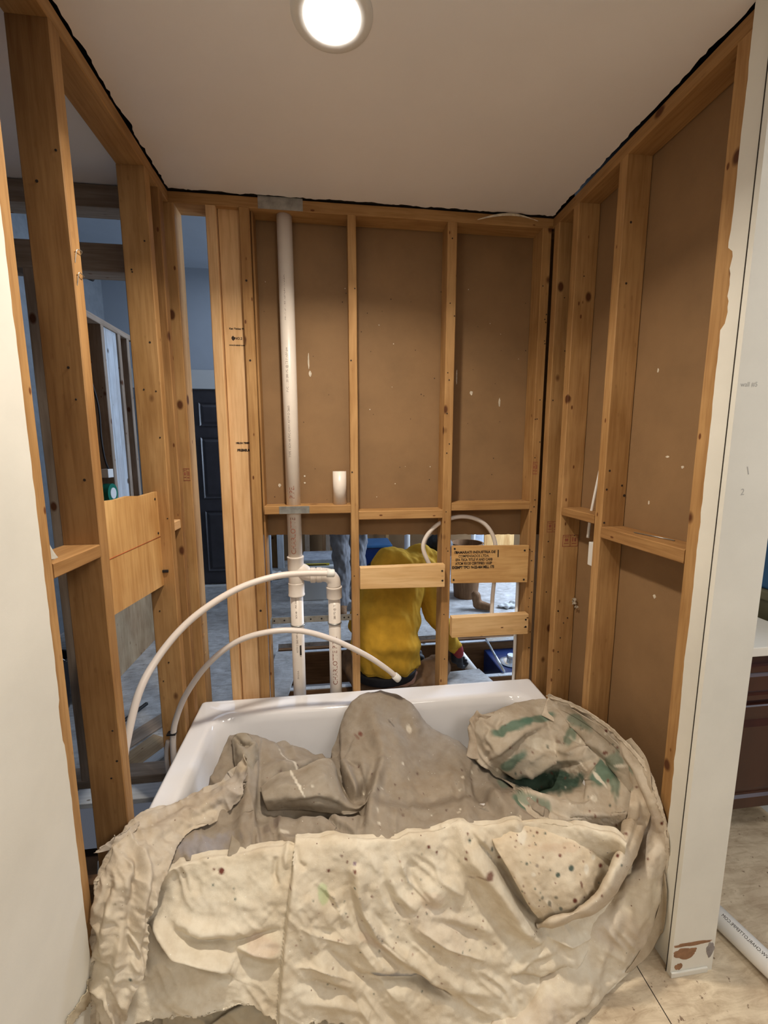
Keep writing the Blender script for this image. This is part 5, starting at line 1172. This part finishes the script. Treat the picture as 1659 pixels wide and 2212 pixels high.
fA = [('s', [(632, 1868), (628, 1900), (617, 1990), (606, 2100), (596, 2260)], .032, 2.5, 80, 1), ('s', [(318, 1992), (353, 2044), (430, 2082), (505, 2113)], .020, 4, 36), ('s', [(400, 2018), (450, 2036), (520, 2036), (604, 2008)], .014, 4, 26), ('s', [(772, 1905), (788, 1960), (826, 2030), (880, 2072)][::-1], .014, 3, 30), ('s', [(1025, 1810), (1075, 1875), (1120, 1945), (1168, 2000)][::-1], .022, 3, 40), ('k', [(860, 1840), (880, 1900), (930, 1950)], .012, 6), ('k', [(650, 1990), (700, 2020), (760, 2035)], .010, 6), ('k', [(680, 1900), (720, 1935), (745, 1990)], .010, 6), ('k', [(900, 2000), (960, 2040), (1050, 2075)], .010, 7), ('k', [(640, 2075), (700, 2085), (770, 2120)], .010, 6), ('k', [(930, 1850), (950, 1900), (1000, 1935)], .009, 6), ('k', [(1180, 2020), (1230, 2040), (1290, 2020)], .010, 8),
      ('v', [(318, 1998), (353, 2048), (430, 2083), (503, 2114)], .026, 11), ('r', [(330, 1985), (391, 2048), (500, 2092)], .030, 15), ('v', [(376, 2005), (430, 2033), (507, 2036), (604, 2006)], .020, 12), ('r', [(480, 2030), (540, 2052), (600, 2068)], .014, 10), ('r', [(380, 1985), (450, 2010), (520, 2012)], .010, 14),
      ('v', [(520, 2075), (570, 2090), (605, 2085)], .010, 12), ('r', [(623, 1816), (617, 1850), (619, 1876)], .010, 7), ('v', [(596, 1850), (592, 1890), (600, 1915)], .010, 6), ('v', [(640, 1830), (645, 1860), (662, 1872)], .009, 8), ('r', [(500, 1940), (540, 1960), (575, 1990)], .006, 14),
      ('r', [(765, 1864), (780, 1925), (818, 2005), (884, 2072), (958, 2140)], .020, 13), ('v', [(785, 1905), (800, 1960), (836, 2020), (880, 2055)], .013, 9), ('v', [(748, 1880), (762, 1960), (800, 2035), (870, 2095)], .015, 12),
      ('v', [(817, 1873), (846, 1945), (879, 1981)], .012, 9), ('r', [(835, 1860), (862, 1930), (900, 1965)], .012, 10), ('v', [(879, 1864), (897, 1920), (935, 1948)], .009, 9), ('r', [(900, 1870), (925, 1930), (960, 1960)], .008, 12),
      ('r', [(985, 1778), (1015, 1854), (1070, 1918), (1135, 2010), (1168, 2040)], .026, 15), ('v', [(1040, 1815), (1085, 1880), (1128, 1955), (1178, 2010)], .026, 11), ('v', [(960, 1810), (985, 1880), (1040, 1960), (1110, 2040)], .013, 16), ('r', [(1025, 1790), (1060, 1840), (1090, 1880)], .010, 8),
      ('r', [(1113, 2104), (1147, 2070), (1200, 2047)], .013, 10), ('v', [(1105, 2112), (1170, 2119), (1230, 2092)], .014, 8), ('r', [(1150, 2092), (1190, 2080), (1220, 2070)], .010, 14),
      ('v', [(700, 2040), (760, 2100), (800, 2125), (900, 2128)], .012, 10), ('r', [(680, 2060), (730, 2120), (780, 2150)], .009, 12), ('v', [(640, 2110), (720, 2130), (770, 2140)], .008, 9), ('r', [(650, 2150), (740, 2165), (800, 2190)], .008, 12),
      ('v', [(789, 2108), (902, 2122), (977, 2165)], .018, 7), ('r', [(900, 2060), (980, 2130), (1080, 2160)], .010, 16), ('v', [(880, 2085), (930, 2140), (1010, 2175)], .010, 12), ('v', [(930, 1990), (1000, 2010), (1080, 2060)], .007, 14), ('r', [(920, 1975), (1000, 1992), (1090, 2020)], .007, 12),
      ('r', [(660, 1930), (700, 1965), (720, 1990)], .008, 16), ('v', [(690, 1900), (720, 1950), (740, 1960)], .008, 12), ('v', [(660, 1995), (700, 2010), (760, 2000)], .006, 12)]
rb = random.Random(12)
spA = [(478, 1882, 6, BR), (462, 1878, 2, BR), (460, 1912, 2.2, DG), (508, 1942, 2, DG), (628, 1913, 2, BR), (505, 1920, 2, (.3, .3, .25)), (710, 1878, 3.2, BR), (766, 1876, 3.2, BR), (750, 1858, 2, BR), (738, 1845, 2, BR), (766, 1861, 3.2, (.3, .22, .28)), (925, 1828, 3, BR), (942, 1840, 2.5, BR), (1010, 1800, 2, BR), (1014, 1814, 3, DG), (1062, 1833, 3, DG), (1080, 1854, 3, BR), (1004, 1850, 2.4, BR), (1119, 1907, 2.6, DG), (1006, 1835, 2, BR), (803, 1933, 2, BR), (1233, 1868, 3.5, BR), (1158, 1793, 2.5, BR)]
spA += [(rb.uniform(640, 1080), rb.uniform(1830, 2150), rb.uniform(.6, 1.5), rb.choice([BR, (.4, .25, .2), DG])) for _ in range(60)]
HEM = None
cloth('under_layer', [[(360, 2150, -.86), (470, 2140, -.86), (560, 2130, -.86), (650, 2130, -.86), (800, 2150, -.87)], [(350, 2215, -.885), (450, 2222, -.90), (520, 2195, -.91), (600, 2190, -.915), (800, 2200, -.92)], [(380, 2260, -.90), (450, 2260, -.92), (540, 2260, -.93), (620, 2260, -.93), (800, 2260, -.94)]], DC, [('k', [(440, 2220), (520, 2185), (600, 2160)], .014, 9)], (.006, .004), (.8, .5), (.50, .44, .33), step=4, seed=61)
cloth('front_drape', rowsA, DC, fA, (.007, .003), (.62, .78), CR, step=3.0, seed=21, clear=.012, fs=1.35, rag={'b': 2},
      stains_and_shade=[(1050, 1880, 13, 8, -20, BR, .85), (1030, 1888, 30, 2.5, -12, BR, .5), (1320, 1880, 3, 8, 0, BR, .8), (698, 1930, 10, 22, -10, (.42, .62, .30), .5), (860, 2108, 62, 8, 8, (.30, .31, .33), .85), (942, 2135, 42, 9, 32, (.28, .25, .23), .8), (1120, 1800, 14, 24, 5, WH, .8),
              (560, 2040, 40, 22, 10, (.60, .44, .36), .35), (800, 1990, 70, 60, 0, (.66, .60, .49), .5), (950, 2000, 90, 50, 20, (.64, .56, .46), .5), (520, 1900, 120, 60, 0, (.72, .66, .53), .5), (800, 2030, 40, 12, 30, (.56, .40, .30), .3), (930, 1945, 30, 22, 30, (.58, .42, .30), .3)], spots=spA)
# --- pouch fold with the dark drips, and the rolled strand to its right
po = [[(1060, 1796, -.775), (1120, 1774, -.765), (1185, 1768, -.76), (1255, 1778, -.765), (1335, 1800, -.775)],
      [(1068, 1826, -.815), (1128, 1815, -.815), (1190, 1812, -.815), (1260, 1815, -.815), (1328, 1830, -.815)],
      [(1092, 1868, -.845), (1145, 1862, -.85), (1200, 1860, -.852), (1262, 1862, -.852), (1322, 1872, -.85)],
      [(1118, 1915, -.868), (1160, 1914, -.876), (1208, 1914, -.88), (1260, 1912, -.878), (1308, 1918, -.87)],
      [(1142, 1955, -.876), (1172, 1958, -.888), (1208, 1960, -.892), (1250, 1955, -.888), (1285, 1950, -.88)],
      [(1162, 1984, -.872), (1182, 1988, -.876), (1208, 1984, -.878), (1240, 1974, -.876), (1268, 1964, -.872)]]
rb = random.Random(31)
spP = [(1233, 1875, 5.5, DG), (1205, 1890, 4.5, DG), (1298, 1870, 4, BR), (1209, 1848, 3, BR), (1240, 1943, 4.2, BR), (1188, 1954, 4, (.22, .2, .15)), (1212, 1964, 3.4, (.25, .25, .2)), (1160, 1799, 2.5, BR), (1252, 1803, 3.5, BR), (1245, 1800, 2.5, (.25, .08, .08)), (1178, 1800, 2, DG), (1282, 1852, 5, WH), (1153, 1890, 4, WH), (1138, 1866, 2.5, DG), (1160, 1870, 3, (.35, .3, .25)), (1202, 1940, 3, (.3, .28, .22)), (1172, 1940, 3, (.3, .28, .22))]
spP += [(rb.uniform(1100, 1320), rb.uniform(1790, 1960), rb.uniform(.6, 1.6), rb.choice([BR, DG, BR])) for _ in range(50)]
po = [[(x, y, d-.022) for x, y, d in r_] for r_ in po]
cloth('folded_pouch', po, DC, [('r', [(1080, 1830), (1120, 1905), (1160, 1975)], .006, 8), ('v', [(1185, 1880), (1190, 1940), (1200, 1975)], .004, 16)], (.004, .002), (.4, .9), (.70, .61, .47), step=3.0, seed=33, clear=.036,
      stains_and_shade=[(1128, 1808, 10, 26, 4, WH, .9), (1265, 1878, 4, 10, 0, WH, .8), (1254, 1910, 3, 9, -12, BR, .8), (1300, 1830, 22, 90, 0, (.47, .40, .29), .45), (1210, 1830, 60, 12, 0, (.60, .42, .30), .35)], spots=spP)
sc = [(x, y, d-(.03 if y > 1780 else .0)) for x, y, d in [(1352, 1600, -.33), (1376, 1645, -.44), (1386, 1700, -.56), (1382, 1750, -.68), (1366, 1800, -.79), (1350, 1845, -.845), (1330, 1895, -.875), (1298, 1942, -.890), (1250, 1974, -.895), (1190, 1994, -.89), (1160, 2000, -.86)]]
wd = [12, 20, 23, 25, 25, 24, 21, 17, 13, 9, 4]; rs = []
for i, (x, y, d) in enumerate(sc):
    a = sc[max(i-1, 0)]; b = sc[min(i+1, len(sc)-1)]; tx, ty = b[0]-a[0], b[1]-a[1]; l_ = math.hypot(tx, ty); nx, ny = -ty/l_, tx/l_; w_ = wd[i]
    rs.append([(x+nx*w_*math.cos(a_), y+ny*w_*math.cos(a_), d-.034*math.sin(a_)*w_/24+.012*(abs(math.cos(a_)) > .99)) for a_ in (0, .5, 1.1, 1.6, 2.1, 2.65, math.pi)])
cloth('rolled_strand', rs, DC, [('v', [(1392, 1680), (1385, 1760), (1352, 1850)], .005, 5), ('r', [(1372, 1660), (1374, 1740), (1345, 1840)], .005, 7)], (.004, .002), (.2, .97), (.62, .54, .43), step=3.0, seed=40, clear=.03,
      stains_and_shade=[(1368, 1650, 14, 26, 0, GR, .6), (1362, 1700, 10, 14, 0, GR, .4), (1330, 1860, 16, 40, 20, CR, .6)], spots=[(1352, 1806, 2.5, BR), (1357, 1684, 3, DG), (1312, 1880, 2.4, BR), (1333, 1847, 3.6, BR), (1300, 1935, 2, BR), (1378, 1700, 2, BR), (1344, 1870, 2, DG)])
# --- left flap over the front left corner of the tub
outL = [(530, 1632, -.53), (478, 1690, -.565), (425, 1713, -.585), (372, 1737, -.62), (318, 1752, -.67), (282, 1776, -.715), (252, 1818, -.79), (226, 1868, -.845), (208, 1915, -.872), (203, 1985, -.895), (200, 2060, -.915), (196, 2130, -.93), (205, 2225, -.95)]
inL = [(536, 1668, -.56), (518, 1728, -.61), (465, 1775, -.65), (412, 1796, -.68), (388, 1822, -.73), (370, 1860, -.79), (352, 1908, -.835), (338, 1952, -.865), (322, 1992, -.885), (320, 2050, -.91), (312, 2105, -.93), (285, 2160, -.95), (262, 2240, -.965)]
rl_ = []
for k in range(13):
    a, b = outL[k], inL[k]; rl_.append([(a[0]+4, a[1]+3, a[2]+.03)]+[(a[0]+(b[0]-a[0])*tq, a[1]+(b[1]-a[1])*tq, a[2]+(b[2]-a[2])*tq+bl) for tq, bl in ((0, 0), (.25, -.018), (.5, -.022), (.8, -.016), (1, -.008))])
fL = [('r', [(500, 1690), (440, 1745), (350, 1800), (290, 1870), (262, 1950)], .010, 12), ('v', [(480, 1740), (400, 1770), (320, 1830), (280, 1920)], .009, 11), ('r', [(305, 1830), (318, 1890), (310, 1960), (302, 2060)], .013, 10), ('v', [(295, 1850), (290, 1930), (275, 2010), (280, 2100)], .010, 9), ('r', [(255, 1900), (235, 1990), (225, 2080)], .010, 10), ('v', [(240, 1890), (222, 1960), (215, 2010)], .010, 7), ('v', [(330, 1900), (318, 1980), (312, 2060)], .008, 7), ('r', [(270, 1990), (255, 2080), (250, 2150)], .008, 9), ('v', [(430, 1720), (360, 1755), (300, 1790)], .006, 8)]
cloth('left_flap', rl_, DC, fL, (.007, .0055), (.45, .89), (.62, .55, .445), step=3.0, seed=50, clear=.02, rag={'l': 5, 'r': 1.5},
      stains_and_shade=[(500, 1710, 60, 34, -40, (.50, .46, .42), .8), (400, 1745, 80, 26, -30, (.52, .45, .37), .7), (270, 2080, 80, 120, 0, CR, .6)], spots=[(282, 2114, 3, DG), (330, 1780, 2, WH), (405, 1720, 1.5, WH), (250, 1950, 2, (.35, .3, .22))])
cloth('frayed_tip', [[(255, 1800, -.775), (275, 1790, -.75), (300, 1775, -.72)], [(240, 1815, -.79), (256, 1812, -.78), (275, 1812, -.77)], [(222, 1828, -.80), (232, 1832, -.80), (246, 1832, -.80)], [(206, 1842, -.81), (210, 1842, -.81), (214, 1842, -.81)]], DC, (), (.003, .003), (.7, .7), (.52, .46, .38), step=2.5, seed=8, rag={'r': 4, 'l': 3})
cloth('frayed_strip', [[(196, 2110, -.928), (204, 2120, -.93), (214, 2130, -.93)], [(184, 2135, -.935), (192, 2142, -.937), (200, 2150, -.937)], [(168, 2165, -.945), (174, 2172, -.946), (182, 2180, -.946)], [(150, 2192, -.955), (158, 2196, -.955), (168, 2198, -.955)], [(138, 2212, -.96), (142, 2213, -.96), (148, 2214, -.96)]], DC, (), (.003, .003), (.7, .7), (.58, .52, .40), step=2.5, seed=18, rag={'r': 4, 'l': 3})

# ---------------------------------------------------------------- groups of repeats
for o in bpy.data.objects:
    if o.parent or 'category' not in o.keys() or 'group' in o.keys(): continue
    g = {'stud': 'upright wall studs', 'blocking': 'wooden blocking between studs', 'tube': 'milky water tubes', 'joist': 'floor joists', 'staple': 'bent staples', 'splinter': 'pale splinters', 'offcut': 'offcuts on the left room floor'}.get(o['category'])
    if g: o['group'] = g
